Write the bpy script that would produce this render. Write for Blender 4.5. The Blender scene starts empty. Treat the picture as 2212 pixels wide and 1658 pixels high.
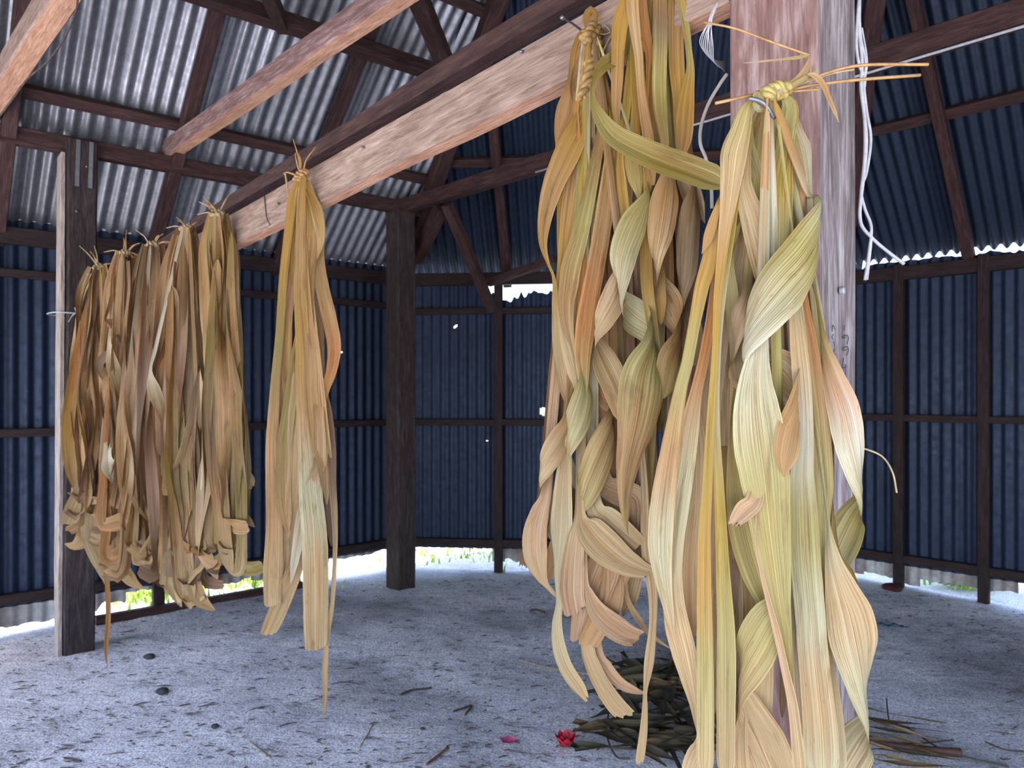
import bpy, bmesh, math, random
import numpy as np
from mathutils import Vector, Matrix, noise

# ------------------------------------------------------------------ camera, sky, sun, exposure
scene = bpy.context.scene
COL = scene.collection
F, CX, HY = 1600.0, 1106.0, 850.0          # focal length and horizon in pixels of the 2212x1658 frame
EYE = 1.45
cam_d = bpy.data.cameras.new('camera')
cam = bpy.data.objects.new('camera', cam_d); COL.objects.link(cam)
cam.location = (0, 0, EYE); cam.rotation_euler = (math.radians(90), 0, 0)
cam_d.sensor_width = 36.0; cam_d.lens = F / 2212 * 36.0
cam_d.shift_y = (HY - 829) / 2212
cam_d.clip_start = 0.02; cam_d.clip_end = 300
cam_d.dof.use_dof = True; cam_d.dof.focus_distance = 1.25; cam_d.dof.aperture_fstop = 11.0
scene.camera = cam

SKY_STRENGTH, SUN_STRENGTH, EXPOSURE = 0.32, 7.0, 1.55
w = bpy.data.worlds.new('sky'); scene.world = w; w.use_nodes = True
nt = w.node_tree; nt.nodes.clear()
sky = nt.nodes.new('ShaderNodeTexSky'); sky.sky_type = 'NISHITA'; sky.sun_disc = False
sky.sun_elevation = math.radians(66); sky.sun_rotation = math.radians(221); sky.dust_density = 2.0
bg = nt.nodes.new('ShaderNodeBackground'); bg.inputs[1].default_value = SKY_STRENGTH
wo = nt.nodes.new('ShaderNodeOutputWorld')
nt.links.new(sky.outputs[0], bg.inputs[0]); nt.links.new(bg.outputs[0], wo.inputs[0])
sd = bpy.data.lights.new('sun', 'SUN'); sd.energy = SUN_STRENGTH; sd.angle = math.radians(0.6); sd.color = (1.0, 0.97, 0.93)
sun = bpy.data.objects.new('sun', sd); COL.objects.link(sun)
sun.rotation_euler = Vector((0.26, 0.30, -1.0)).to_track_quat('-Z', 'Y').to_euler()
vs = scene.view_settings
scene.display_settings.display_device = 'sRGB'
vs.view_transform = 'Standard'; vs.look = 'None'; vs.gamma = 1.0; vs.use_curve_mapping = False; vs.exposure = EXPOSURE
cy = scene.cycles
cy.use_denoising = True; cy.max_bounces = 8; cy.diffuse_bounces = 5; cy.glossy_bounces = 3; cy.transmission_bounces = 4
cy.caustics_reflective = False; cy.caustics_refractive = False; cy.sample_clamp_indirect = 6.0

rnd = random.Random(11)

# ------------------------------------------------------------------ helpers
def P(px, py, d):                                   # a pixel and a depth -> the point standing there
    return Vector(((px - CX) / F * d, d, EYE + (HY - py) / F * d))
def floor_at(px, py):
    return P(px, py, EYE * F / (py - HY))

def tag(o, label=None, cat=None, group=None, kind=None):
    if label: o['label'] = label
    if cat: o['category'] = cat
    if group: o['group'] = group
    if kind: o['kind'] = kind
    return o
def empty(name, loc=(0, 0, 0), **kw):
    e = bpy.data.objects.new(name, None); COL.objects.link(e)
    e.empty_display_size = 0.1; e.location = loc
    return tag(e, **kw)
def link(name, me, mat=None, parent=None, M=None, smooth=True):
    o = bpy.data.objects.new(name, me); COL.objects.link(o)
    if mat and not me.materials: me.materials.append(mat)
    if smooth:
        me.polygons.foreach_set('use_smooth', [True] * len(me.polygons))
    if M is not None: o.matrix_basis = M
    if parent is not None:
        o.parent = parent
        pm = Matrix.Translation(parent.location) if parent.type == 'EMPTY' else parent.matrix_basis.copy()
        o.matrix_parent_inverse = pm.inverted()
    return o
def mesh(name, v, f):
    me = bpy.data.meshes.new(name)
    me.from_pydata([tuple(x) for x in v], [], f); me.update()
    return me
def catmull(pts, n):
    pts = np.array(pts, float); m = len(pts)
    t = np.linspace(0, m - 1, n); i = np.minimum(t.astype(int), m - 2); u = (t - i)[:, None]
    p1 = pts[i]; p2 = pts[i + 1]
    p0 = np.where((i > 0)[:, None], pts[np.maximum(i - 1, 0)], 2 * p1 - p2)
    p3 = np.where((i < m - 2)[:, None], pts[np.minimum(i + 2, m - 1)], 2 * p2 - p1)
    return 0.5 * (2 * p1 + (p2 - p0) * u + (2 * p0 - 5 * p1 + 4 * p2 - p3) * u ** 2 + (3 * p1 - p0 - 3 * p2 + p3) * u ** 3)

# ------------------------------------------------------------------ materials
def new_mat(name):
    m = bpy.data.materials.new(name); m.use_nodes = True
    t = m.node_tree; b = t.nodes['Principled BSDF']
    return m, t, b
def N(t, kind, **kw):
    n = t.nodes.new(kind)
    for k, v in kw.items():
        if k.startswith('i_'):
            n.inputs[k[2:].replace('_', ' ')].default_value = v
        else: setattr(n, k, v)
    return n
def ramp(t, stops):
    r = N(t, 'ShaderNodeValToRGB'); e = r.color_ramp.elements
    while len(e) < len(stops): e.new(0.5)
    for el, (p, c) in zip(e, stops):
        el.position = p; el.color = (*c, 1) if len(c) == 3 else c
    return r
def mixc(t, fac, a, b, mode='MIX'):
    m = N(t, 'ShaderNodeMix', data_type='RGBA', blend_type=mode)
    for s, x in ((m.inputs[0], fac), (m.inputs[6], a), (m.inputs[7], b)):
        if isinstance(x, bpy.types.NodeSocket): t.links.new(x, s)
        elif isinstance(x, (int, float)): s.default_value = x
        else: s.default_value = (*x, 1)
    return m.outputs[2]
def mapped(t, coord, scale):
    tc = N(t, 'ShaderNodeTexCoord'); mp = N(t, 'ShaderNodeMapping'); mp.inputs['Scale'].default_value = scale
    t.links.new(tc.outputs[coord], mp.inputs[0]); return mp.outputs[0]
def noise_tex(t, vec, scale, detail=4, rough=0.55, dist=0.0):
    n = N(t, 'ShaderNodeTexNoise'); n.inputs['Scale'].default_value = scale; n.inputs['Detail'].default_value = detail
    n.inputs['Roughness'].default_value = rough; n.inputs['Distortion'].default_value = dist
    t.links.new(vec, n.inputs['Vector']); return n.outputs[0]
def bump(t, b, h, strength, dist=0.01):
    n = N(t, 'ShaderNodeBump'); n.inputs['Strength'].default_value = strength; n.inputs['Distance'].default_value = dist
    t.links.new(h, n.inputs['Height']); t.links.new(n.outputs[0], b.inputs['Normal'])

def wood(name, dark, mid, light, rough=0.75, scale=1.0):      # grain runs along the piece's own x axis
    m, t, b = new_mat(name)
    v = mapped(t, 'Object', (1.6 * scale, 14 * scale, 14 * scale))
    g = noise_tex(t, v, 5.0, 7, 0.62, 0.7)
    v2 = mapped(t, 'Object', (1.2, 3.5, 3.5)); g2 = noise_tex(t, v2, 2.2, 4, 0.6, 1.2)
    v3 = mapped(t, 'Object', (5, 70, 70)); g3 = noise_tex(t, v3, 3.0, 4, 0.7)
    r1 = ramp(t, [(0.34, dark), (0.5, mid), (0.66, light)]); t.links.new(g, r1.inputs[0])
    r2 = ramp(t, [(0.3, (0.78, 0.74, 0.72)), (0.66, (1.08, 1.07, 1.06))]); t.links.new(g2, r2.inputs[0])
    r3 = ramp(t, [(0.3, (0.7, 0.66, 0.64)), (0.6, (1.08, 1.08, 1.08))]); t.links.new(g3, r3.inputs[0])
    c = mixc(t, 1.0, r1.outputs[0], r2.outputs[0], 'MULTIPLY'); c = mixc(t, 0.8, c, r3.outputs[0], 'MULTIPLY')
    t.links.new(c, b.inputs['Base Color'])
    b.inputs['Roughness'].default_value = rough; b.inputs['Specular IOR Level'].default_value = 0.25
    ad = N(t, 'ShaderNodeMath', operation='ADD'); t.links.new(g, ad.inputs[0]); t.links.new(g3, ad.inputs[1])
    bump(t, b, ad.outputs[0], 0.5, 0.006)
    return m
M_BEAM = wood('wood_sawn_pink', (0.18, 0.12, 0.095), (0.27, 0.195, 0.162), (0.36, 0.275, 0.235))
M_UNDERLIT = wood('wood_sawn_bounce_lit', (0.36, 0.19, 0.12), (0.50, 0.28, 0.185), (0.58, 0.36, 0.25))  # sawn wood lightened to paint bounced ground light on beam undersides
M_POST = wood('wood_post', (0.14, 0.078, 0.074), (0.21, 0.128, 0.122), (0.33, 0.25, 0.25))
M_POSTGREY = wood('wood_post_weathered', (0.11, 0.085, 0.095), (0.19, 0.165, 0.175), (0.34, 0.32, 0.35))
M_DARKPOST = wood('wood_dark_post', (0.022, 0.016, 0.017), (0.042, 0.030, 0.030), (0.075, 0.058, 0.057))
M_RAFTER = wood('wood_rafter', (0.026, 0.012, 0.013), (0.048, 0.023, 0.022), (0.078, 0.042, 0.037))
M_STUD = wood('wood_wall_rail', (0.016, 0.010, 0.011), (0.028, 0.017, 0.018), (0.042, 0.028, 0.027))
M_GREYWOOD = wood('wood_weathered', (0.22, 0.18, 0.16), (0.36, 0.31, 0.28), (0.5, 0.45, 0.42))

def metal(name, col, rust=0.15, metallic=0.7, rough=0.38):
    m, t, b = new_mat(name)
    v = mapped(t, 'Object', (1, 1, 1))
    g = noise_tex(t, v, 1.6, 5, 0.65); g2 = noise_tex(t, v, 22, 4, 0.7)
    oi = N(t, 'ShaderNodeObjectInfo')
    r0 = ramp(t, [(0.0, tuple(x * 0.82 for x in col)), (1.0, tuple(min(1, x * 1.15) for x in col))])
    t.links.new(oi.outputs['Random'], r0.inputs[0])
    r = ramp(t, [(0.3, (0.7, 0.7, 0.72)), (0.65, (1.05, 1.05, 1.05))]); t.links.new(g2, r.inputs[0])
    c = mixc(t, 1.0, r0.outputs[0], r.outputs[0], 'MULTIPLY')
    rm = ramp(t, [(0.62 - rust * 0.4, (0, 0, 0)), (0.86 - rust * 0.4, (1, 1, 1))]); t.links.new(g, rm.inputs[0])
    c = mixc(t, rm.outputs[0], c, (0.13, 0.055, 0.03))
    t.links.new(c, b.inputs['Base Color'])
    b.inputs['Metallic'].default_value = metallic; b.inputs['Roughness'].default_value = rough
    rr = ramp(t, [(0.3, (rough + .15,) * 3), (0.7, (rough - .05,) * 3)]); t.links.new(g2, rr.inputs[0]); t.links.new(rr.outputs[0], b.inputs['Roughness'])
    return m
M_GALV = metal('galvanised_sheet', (0.31, 0.32, 0.355), 0.0, 0.75, 0.40)
M_OLD = metal('weathered_blue_sheet', (0.011, 0.024, 0.062), -0.3, 0.35, 0.5)
M_OLDROOF = metal('weathered_roof_sheet', (0.014, 0.026, 0.053), -0.3, 0.4, 0.5)
M_SKIRT = metal('bounce_lit_rusty_sheet', (0.55, 0.53, 0.52), 0.55, 0.1, 0.6)  # rusty sheet, paled to carry light bounced off the outside ground
M_STEEL = metal('steel', (0.22, 0.23, 0.26), 0.1, 0.8, 0.4)

def plain(name, col, rough=0.7, vary=0.25, scale=30, trans=0.0):
    m, t, b = new_mat(name)
    v = mapped(t, 'Object', (1, 1, 1)); g = noise_tex(t, v, scale, 3)
    r = ramp(t, [(0.3, tuple(c * (1 - vary) for c in col)), (0.7, tuple(min(1, c * (1 + vary)) for c in col))])
    t.links.new(g, r.inputs[0]); t.links.new(r.outputs[0], b.inputs['Base Color'])
    b.inputs['Roughness'].default_value = rough
    return m
M_CORD = plain('white_cord', (0.36, 0.36, 0.40), 0.6, 0.15, 90)
M_TUBE = plain('white_tube', (0.62, 0.60, 0.56), 0.4, 0.06)
M_STRAW = plain('straw', (0.33, 0.19, 0.075), 0.6, 0.3, 60)
M_STRAWG = plain('straw_grey', (0.31, 0.235, 0.14), 0.7, 0.3, 60)
M_BARK = plain('twig_bark', (0.075, 0.055, 0.045), 0.85, 0.4, 80)
M_RED = plain('red_petal', (0.50, 0.012, 0.03), 0.6, 0.3, 60)
M_PINK = plain('pink_petal', (0.62, 0.10, 0.22), 0.6, 0.3, 60)
M_GREEN = plain('green_leaf', (0.30, 0.46, 0.05), 0.6, 0.4, 20)
M_DKGREEN = plain('dark_green_leaf', (0.02, 0.06, 0.03), 0.6, 0.3, 60)
M_TEAL = plain('teal_plastic', (0.02, 0.20, 0.30), 0.5, 0.2, 60)
M_PENCIL = plain('pencil_mark', (0.05, 0.04, 0.09), 0.8, 0.2, 60)
M_STONE = plain('stone', (0.05, 0.05, 0.052), 0.9, 0.4, 60)

# sand floor
def sand_mat(name, a, b_, c_):
    m, t, b = new_mat(name)
    v = mapped(t, 'Object', (1, 1, 1))
    big = noise_tex(t, v, 0.9, 5, 0.6); fine = noise_tex(t, v, 95, 4, 0.8); mid = noise_tex(t, v, 9, 6, 0.7)
    vs_ = mapped(t, 'Object', (5, 16, 5)); drag = noise_tex(t, vs_, 1.3, 5, 0.62, 1.0)
    r = ramp(t, [(0.32, a), (0.52, b_), (0.7, c_)]); t.links.new(big, r.inputs[0])
    r2 = ramp(t, [(0.34, (0.26, 0.26, 0.27)), (0.46, (1.0, 1.0, 1.0)), (0.66, (1.6, 1.6, 1.6))]); t.links.new(fine, r2.inputs[0])
    r3 = ramp(t, [(0.30, (0.5, 0.49, 0.48)), (0.48, (1.08, 1.08, 1.08))]); t.links.new(mid, r3.inputs[0])
    c = mixc(t, 1.0, r.outputs[0], r2.outputs[0], 'MULTIPLY'); c = mixc(t, 0.6, c, r3.outputs[0], 'MULTIPLY')
    vo = N(t, 'ShaderNodeTexVoronoi'); vo.inputs['Scale'].default_value = 34; t.links.new(v, vo.inputs[0])
    r4 = ramp(t, [(0.10, (0.12, 0.1, 0.09)), (0.16, (1, 1, 1))]); t.links.new(vo.outputs['Distance'], r4.inputs[0])
    mm = N(t, 'ShaderNodeMath', operation='MULTIPLY'); t.links.new(mid, mm.inputs[0]); mm.inputs[1].default_value = 0.9
    c = mixc(t, mm.outputs[0], c, r4.outputs[0], 'MULTIPLY')
    t.links.new(c, b.inputs['Base Color']); b.inputs['Roughness'].default_value = 0.95; b.inputs['Specular IOR Level'].default_value = 0.1
    ad = N(t, 'ShaderNodeMath', operation='MULTIPLY_ADD'); t.links.new(mid, ad.inputs[0]); ad.inputs[1].default_value = 2.0; t.links.new(fine, ad.inputs[2])
    ad2 = N(t, 'ShaderNodeMath', operation='MULTIPLY_ADD'); t.links.new(drag, ad2.inputs[0]); ad2.inputs[1].default_value = 1.6; t.links.new(ad.outputs[0], ad2.inputs[2])
    bump(t, b, ad2.outputs[0], 0.75, 0.012)
    return m
M_SAND = sand_mat('coral_sand', (0.34, 0.315, 0.33), (0.73, 0.68, 0.715), (0.85, 0.80, 0.84))
M_OUTSAND = sand_mat('bright_sand', (0.52, 0.51, 0.50), (0.62, 0.61, 0.60), (0.7, 0.69, 0.68))

# pandanus leaf: colour comes from the leaf's own 'tint' attribute, streaks run along the leaf (UV: x across, y along)
def leaf_mat():
    m, t, b = new_mat('dry_leaf')
    uv = N(t, 'ShaderNodeUVMap')
    at = N(t, 'ShaderNodeAttribute'); at.attribute_name = 'tint'
    def st(sx, sy, scale, detail, rough=0.6, dist=0.0):
        mp = N(t, 'ShaderNodeMapping'); mp.inputs['Scale'].default_value = (sx, sy, 1)
        t.links.new(uv.outputs[0], mp.inputs[0]); return noise_tex(t, mp.outputs[0], scale, detail, rough, dist)
    fine = st(46, 2.2, 1.0, 4, 0.65); coarse = st(6, 1.6, 1.0, 4, 0.6, 0.4); blot = st(3.2, 9, 1.0, 5, 0.62, 0.6); spots = st(14, 40, 1.0, 3, 0.6)
    r = ramp(t, [(0.28, (0.56, 0.47, 0.37)), (0.5, (1.0, 1.0, 1.0)), (0.72, (1.22, 1.24, 1.30))]); t.links.new(fine, r.inputs[0])
    c = mixc(t, 1.0, at.outputs['Color'], r.outputs[0], 'MULTIPLY')
    gr = st(70, 5.0, 1.0, 2, 0.5); rg = ramp(t, [(0.36, (0.66, 0.58, 0.48)), (0.5, (1, 1, 1)), (0.68, (1.12, 1.12, 1.12))]); t.links.new(gr, rg.inputs[0]); c = mixc(t, 1.0, c, rg.outputs[0], 'MULTIPLY')
    r2 = ramp(t, [(0.54, (0, 0, 0)), (0.70, (0.8, 0.8, 0.8))]); t.links.new(coarse, r2.inputs[0])
    c = mixc(t, r2.outputs[0], c, mixc(t, 1.0, c, (0.92, 0.62, 0.40), 'MULTIPLY'))
    r3 = ramp(t, [(0.3, (0.55, 0.55, 0.55)), (0.46, (0, 0, 0))]); t.links.new(coarse, r3.inputs[0])
    c = mixc(t, r3.outputs[0], c, mixc(t, 1.0, c, (1.45, 1.6, 2.0), 'MULTIPLY'))
    r4 = ramp(t, [(0.54, (1, 1, 1)), (0.70, (0.58, 0.50, 0.36))]); t.links.new(blot, r4.inputs[0])
    c = mixc(t, 0.8, c, r4.outputs[0], 'MULTIPLY')
    r5 = ramp(t, [(0.66, (1, 1, 1)), (0.74, (0.42, 0.30, 0.18))]); t.links.new(spots, r5.inputs[0])
    c = mixc(t, 0.6, c, r5.outputs[0], 'MULTIPLY')
    sx = N(t, 'ShaderNodeSeparateXYZ'); t.links.new(uv.outputs[0], sx.inputs[0])
    rib = ramp(t, [(0.0, (1.25, 1.2, 1.1)), (0.035, (1, 1, 1)), (0.46, (1, 1, 1)), (0.482, (0.55, 0.40, 0.30)), (0.497, (1.45, 1.4, 1.25)), (0.522, (1, 1, 1)), (0.965, (1, 1, 1)), (1.0, (1.25, 1.2, 1.1))])  # midrib line, plus bright edge lines that paint in edge highlights
    t.links.new(sx.outputs[0], rib.inputs[0]); c = mixc(t, 0.9, c, rib.outputs[0], 'MULTIPLY')
    t.links.new(c, b.inputs['Base Color']); b.inputs['Roughness'].default_value = 0.5; b.inputs['Specular IOR Level'].default_value = 0.35
    bump(t, b, fine, 0.35, 0.002)
    tr = N(t, 'ShaderNodeBsdfTranslucent'); t.links.new(c, tr.inputs[0])
    mx = N(t, 'ShaderNodeMixShader'); mx.inputs[0].default_value = 0.10
    out = t.nodes['Material Output']
    t.links.new(b.outputs[0], mx.inputs[1]); t.links.new(tr.outputs[0], mx.inputs[2]); t.links.new(mx.outputs[0], out.inputs[0])
    return m
M_LEAF = leaf_mat()

# ------------------------------------------------------------------ timber
def timber(name, A, B, wid, hgt, mat, parent=None, wob=0.003, up=Vector((0, 0, 1)), seg=None, flare=0.0, face2=None):
    A, B = Vector(A), Vector(B); L = (B - A).length; X = (B - A).normalized()
    Y = up.cross(X); Y = Y.normalized() if Y.length > 1e-4 else Vector((0, 1, 0))
    Z = X.cross(Y)
    M = Matrix.Translation(A) @ Matrix((X, Y, Z)).transposed().to_4x4()
    n = seg or max(3, int(L / 0.12)); c = min(wid, hgt) * 0.07; a, b = wid / 2, hgt / 2
    prof = [(-a + c, -b), (a - c, -b), (a, -b + c), (a, b - c), (a - c, b), (-a + c, b), (-a, b - c), (-a, -b + c)]
    v, f = [], []; so = rnd.uniform(0, 99)
    for i in range(n + 1):
        x = L * i / n; k = 1 + flare * (1 - i / n) ** 3
        for j, (y, z) in enumerate(prof):
            q = Vector((x * 2.2 + so, y * 9, z * 9)); d = noise.noise(q) * wob; e = noise.noise(q + Vector((7, 3, 1))) * wob
            v.append((x, y * k + d, z * k + e))
    for i in range(n):
        for j in range(8):
            p, q = i * 8 + j, i * 8 + (j + 1) % 8; f.append((p, q, q + 8, p + 8))
    f.append(tuple(reversed(range(8)))); f.append(tuple(n * 8 + j for j in range(8)))
    me = mesh(name, v, f)
    o = link(name, me, mat, parent, M, smooth=False)
    if face2:                                              # second wood for one side: weathered post face; undersides with painted bounce light
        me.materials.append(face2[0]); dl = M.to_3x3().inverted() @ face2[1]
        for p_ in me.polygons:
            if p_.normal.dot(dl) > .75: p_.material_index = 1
    return o

def tube(name, pts, r, mat, parent=None, n=None, sides=6, taper=None, loc_parent=True):
    ns = n or max(8, len(pts) * 6)
    c = catmull([(*p,) for p in pts], ns); v, f = [], []
    T = np.gradient(c, axis=0)
    prev = None
    for i in range(ns):
        t = Vector(T[i]).normalized()
        if prev is None: prev = t.orthogonal().normalized()
        prev = (prev - t * prev.dot(t)).normalized(); bn = t.cross(prev)
        k = i / (ns - 1); rr = r if taper is None else r + (taper - r) * k
        for s in range(sides):
            a = 2 * math.pi * s / sides
            v.append(Vector(c[i]) + (prev * math.cos(a) + bn * math.sin(a)) * rr)
    for i in range(ns - 1):
        for s in range(sides):
            p, q = i * sides + s, i * sides + (s + 1) % sides; f.append((p, q, q + sides, p + sides))
    f.append(tuple(reversed(range(sides)))); f.append(tuple((ns - 1) * sides + s for s in range(sides)))
    return link(name, mesh(name, v, f), mat, parent)

# ------------------------------------------------------------------ the hut's plan: eight sides, eave at 2.45 m
V = [Vector(p) for p in ((-3.85, 3.75), (-0.92, 6.2), (2.6, 5.85), (5.1, 3.35), (5.05, 0.6), (3.5, -1.0), (-1.9, -1.0), (-3.85, 0.9))]
APEX = Vector((1.4, 1.8, EYE + 5.25)); ZE = EYE + 1.05
SIDES = ['left', 'back', 'right', 'far_right', 'rear_right', 'rear', 'rear_left', 'near_left']   # side i runs V[i] -> V[i+1]
OPEN = {4, 5, 6, 7}                                        # entrance behind the camera, with unseen sides left open to let in more light

def facet(i):
    a, b = V[i], V[(i + 1) % 8]; e = (b - a); L = e.length; e = e / L
    nrm = Vector((e.y, -e.x))                        # inwards
    ap = APEX.to_2d() - a; sa = ap.dot(e); ta = ap.dot(nrm); sl = (APEX.z - ZE) / ta
    return a, e, L, nrm, sa, ta, sl
def roof_pt(i, s, t, drop=0.0):
    a, e, L, nrm, sa, ta, sl = facet(i); p = a + e * s + nrm * t
    return Vector((p.x, p.y, ZE + sl * t - drop))

PITCH, AMP = 0.076, 0.009
def corr(s): return AMP * math.cos(2 * math.pi * s / PITCH)

ground = empty('ground', (0, 0, 0)); ground['kind'] = 'structure'
# interior floor and the sunlit ground outside: one gently uneven mesh each
def floor_z(x, y):
    q = Vector((x * 0.55, y * 0.55, 3.1)); z = 0.05 * noise.noise(q) + 0.018 * noise.noise(Vector((x * 2.3, y * 2.3, 1))) + 0.006 * noise.noise(Vector((x * 9, y * 9, 5)))
    z += 0.009 * noise.noise(Vector((x * 5 + y * 2, y * 15, 9))) + 0.004 * noise.noise(Vector((x * 18, y * 30, 2)))
    return z * 0.6 - 0.004
def inside(p):
    for i in range(8):
        a, e, L, nrm, *_ = facet(i)
        if (p - a).dot(nrm) < -0.06: return False
    return True
def grid(name, x0, x1, y0, y1, st, zf, mat, keep=None, dz=0.0, **kw):
    nx, ny = int((x1 - x0) / st) + 1, int((y1 - y0) / st) + 1
    v = [(x0 + i * st, y0 + j * st, zf(x0 + i * st, y0 + j * st) + dz) for j in range(ny) for i in range(nx)]
    f = []
    for j in range(ny - 1):
        for i in range(nx - 1):
            k = j * nx + i
            if keep is None or keep(Vector((x0 + (i + .5) * st, y0 + (j + .5) * st))): f.append((k, k + 1, k + nx + 1, k + nx))
    return link(name, mesh(name, v, f), mat, **kw)
fl = grid('floor', -4.3, 5.5, -1.2, 6.6, 0.035, floor_z, M_SAND, inside); fl['kind'] = 'structure'
og = grid('outside_sand', -40, 40, -40, 46, 0.8, lambda x, y: 0.04 * noise.noise(Vector((x, y, 0))) - 0.06, M_OUTSAND, parent=ground)

# ------------------------------------------------------------------ roof
ceil = empty('ceiling', (APEX.x, APEX.y, ZE)); ceil['kind'] = 'structure'
def roof_sheet(i, s0, s1):
    a, e, L, nrm, sa, ta, sl = facet(i); n = int(round((s1 - s0) / PITCH * 8)); v, f = [], []
    for k in range(n + 1):
        s = s0 + (s1 - s0) * k / n
        tm = max(ta * (s / sa if 0 <= s < sa or s > L else (L - s) / (L - sa)), -0.02)
        lo = (-0.045 if i == 2 else -0.10) if 0 <= s <= L else ta * (s / sa if s < 0 else (L - s) / (L - sa))
        h = corr(s)
        for t in (lo, lo + (tm - lo) * .5, tm):
            p = roof_pt(i, s, t); v.append((p.x, p.y, p.z + h * 2.1 + 0.019))
    for k in range(n):
        for r in (0, 1):
            q = k * 3 + r; f.append((q, q + 1, q + 4, q + 3))
    return link('roof_sheet', mesh('roof_sheet', v, f), M_GALV if i in (0, 7) else M_OLDROOF, ceil)
for i in range(8):
    L = facet(i)[2]; ns = max(1, round(L / 0.76))
    for k in range(ns): roof_sheet(i, L * k / ns, L * (k + 1) / ns)
    sa = facet(i)[4]
    if sa < 0: roof_sheet(i, sa, 0.0)
    if sa > L: roof_sheet(i, L, sa)
    # folded cap over the hip, added to block sun leaking through the joint
    b = V[i]; o3 = Vector((b.x, b.y, ZE)); d3 = (APEX - o3).normalized(); nn_ = (facet(i)[3] + facet(i - 1 if i else 7)[3])
    sd3 = Vector((d3.y, -d3.x, 0)).normalized(); up3 = Vector((0, 0, .05)); f0 = o3 - d3 * .12; f1 = APEX
    q = [f0 - sd3 * .16 - up3 * .9, f0 + up3, f0 + sd3 * .16 - up3 * .9, f1 - sd3 * .16 - up3 * .9, f1 + up3, f1 + sd3 * .16 - up3 * .9]
    link('hip_cap', mesh('hip_cap', [p_ + Vector((0, 0, .04)) for p_ in q], [(0, 1, 4, 3), (1, 2, 5, 4)]), M_OLDROOF, ceil, smooth=False)

def t_max(i, s):
    a, e, L, nrm, sa, ta, sl = facet(i); return ta * (s / sa if s < sa else (L - s) / (L - sa))
def s_span(i, t):
    a, e, L, nrm, sa, ta, sl = facet(i); k = t / ta; return sa * k, L - (L - sa) * k
for i in range(8):
    a, e, L, nrm, sa, ta, sl = facet(i)
    nz = Vector((-nrm.x * sl, -nrm.y * sl, 1)).normalized()
    ss = [1.03, 1.886, 2.741] if i == 0 else [L * k / 4 for k in (1, 2, 3)]
    for s in ss:                                       # common rafters
        tm = t_max(i, s)
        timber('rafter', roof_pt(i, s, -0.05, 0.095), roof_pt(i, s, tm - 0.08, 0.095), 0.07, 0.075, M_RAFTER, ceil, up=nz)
    t = 0.68
    while t < ta - 0.3:                                # thin purlins right under the sheets
        s0, s1 = s_span(i, t)
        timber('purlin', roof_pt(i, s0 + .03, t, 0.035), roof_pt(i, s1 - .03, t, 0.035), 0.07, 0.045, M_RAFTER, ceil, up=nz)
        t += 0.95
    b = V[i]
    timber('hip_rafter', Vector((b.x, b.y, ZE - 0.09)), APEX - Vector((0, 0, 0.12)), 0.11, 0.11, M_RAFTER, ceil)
# heavy purlin under the rafters of the left slope, and the slanting strut that meets it at the hip
s0, s1 = s_span(0, 1.38)
timber('purlin', roof_pt(0, s0 - .1, 1.38, 0.18), roof_pt(0, s1 + .05, 1.38, 0.18), 0.10, 0.085, M_RAFTER, ceil)
timber('strut', P(985, 192, 4.5), P(880, -60, 3.35), 0.09, 0.09, M_RAFTER, ceil)
timber('strut', P(612, 60, 4.2), P(560, -60, 3.3), 0.07, 0.07, M_RAFTER, ceil)
timber('strut', P(1062, 668, 5.85), P(965, 440, 5.3), 0.07, 0.07, M_RAFTER, ceil)
timber('strut', P(1055, 610, 5.85), P(1200, 560, 5.55), 0.06, 0.06, M_RAFTER, ceil)
timber('strut', P(900, 560, 5.9), P(955, 445, 5.4), 0.09, 0.09, M_RAFTER, ceil)

# ------------------------------------------------------------------ walls of corrugated sheets
def wall_sheet(i, s0, s1, zb, zt, par, mat, off=0.0, rag=0.0, ragt=0.0, holes=(), name='sheet'):
    a, e, L, nrm, *_ = facet(i); n = max(8, int(round((s1 - s0) / PITCH * 8))); v, f = [], []
    zs = [0.0, 1.0]
    for (hs, hz, hr) in holes:
        if s0 < hs < s1: zs += [(hz + hr * q_ - zb) / (zt - zb) for q_ in (-1, -.75, -.4, 0, .4, .75, 1)]
    zs = sorted(z for z in set(zs) if 0 <= z <= 1); m = len(zs); seed = i * 31 + s0 * 7
    for k in range(n + 1):
        s = s0 + (s1 - s0) * k / n; h = corr(s) + off; p = a + e * s - nrm * (h + 0.02)
        lo = zb + rag * (abs(noise.noise(Vector((s * 3.1, seed, 0)))) * 1.6 + 0.5 * abs(noise.noise(Vector((s * 14, seed, 4)))))
        hi = zt - ragt * (abs(noise.noise(Vector((s * 4, seed, 9)))) + 0.5 * abs(noise.noise(Vector((s * 17, seed, 2)))))
        for z in zs: v.append((p.x, p.y, lo + (hi - lo) * z))
    for k in range(n):
        for r in range(m - 1):
            s = s0 + (s1 - s0) * (k + .5) / n; z = zb + (zt - zb) * (zs[r] + zs[r + 1]) / 2
            if any((s - hs) ** 2 + (z - hz) ** 2 < hr * hr for (hs, hz, hr) in holes): continue
            q = k * m + r; f.append((q, q + 1, q + m + 1, q + m))
    return link(name, mesh(name, v, f), mat, par)

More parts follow.
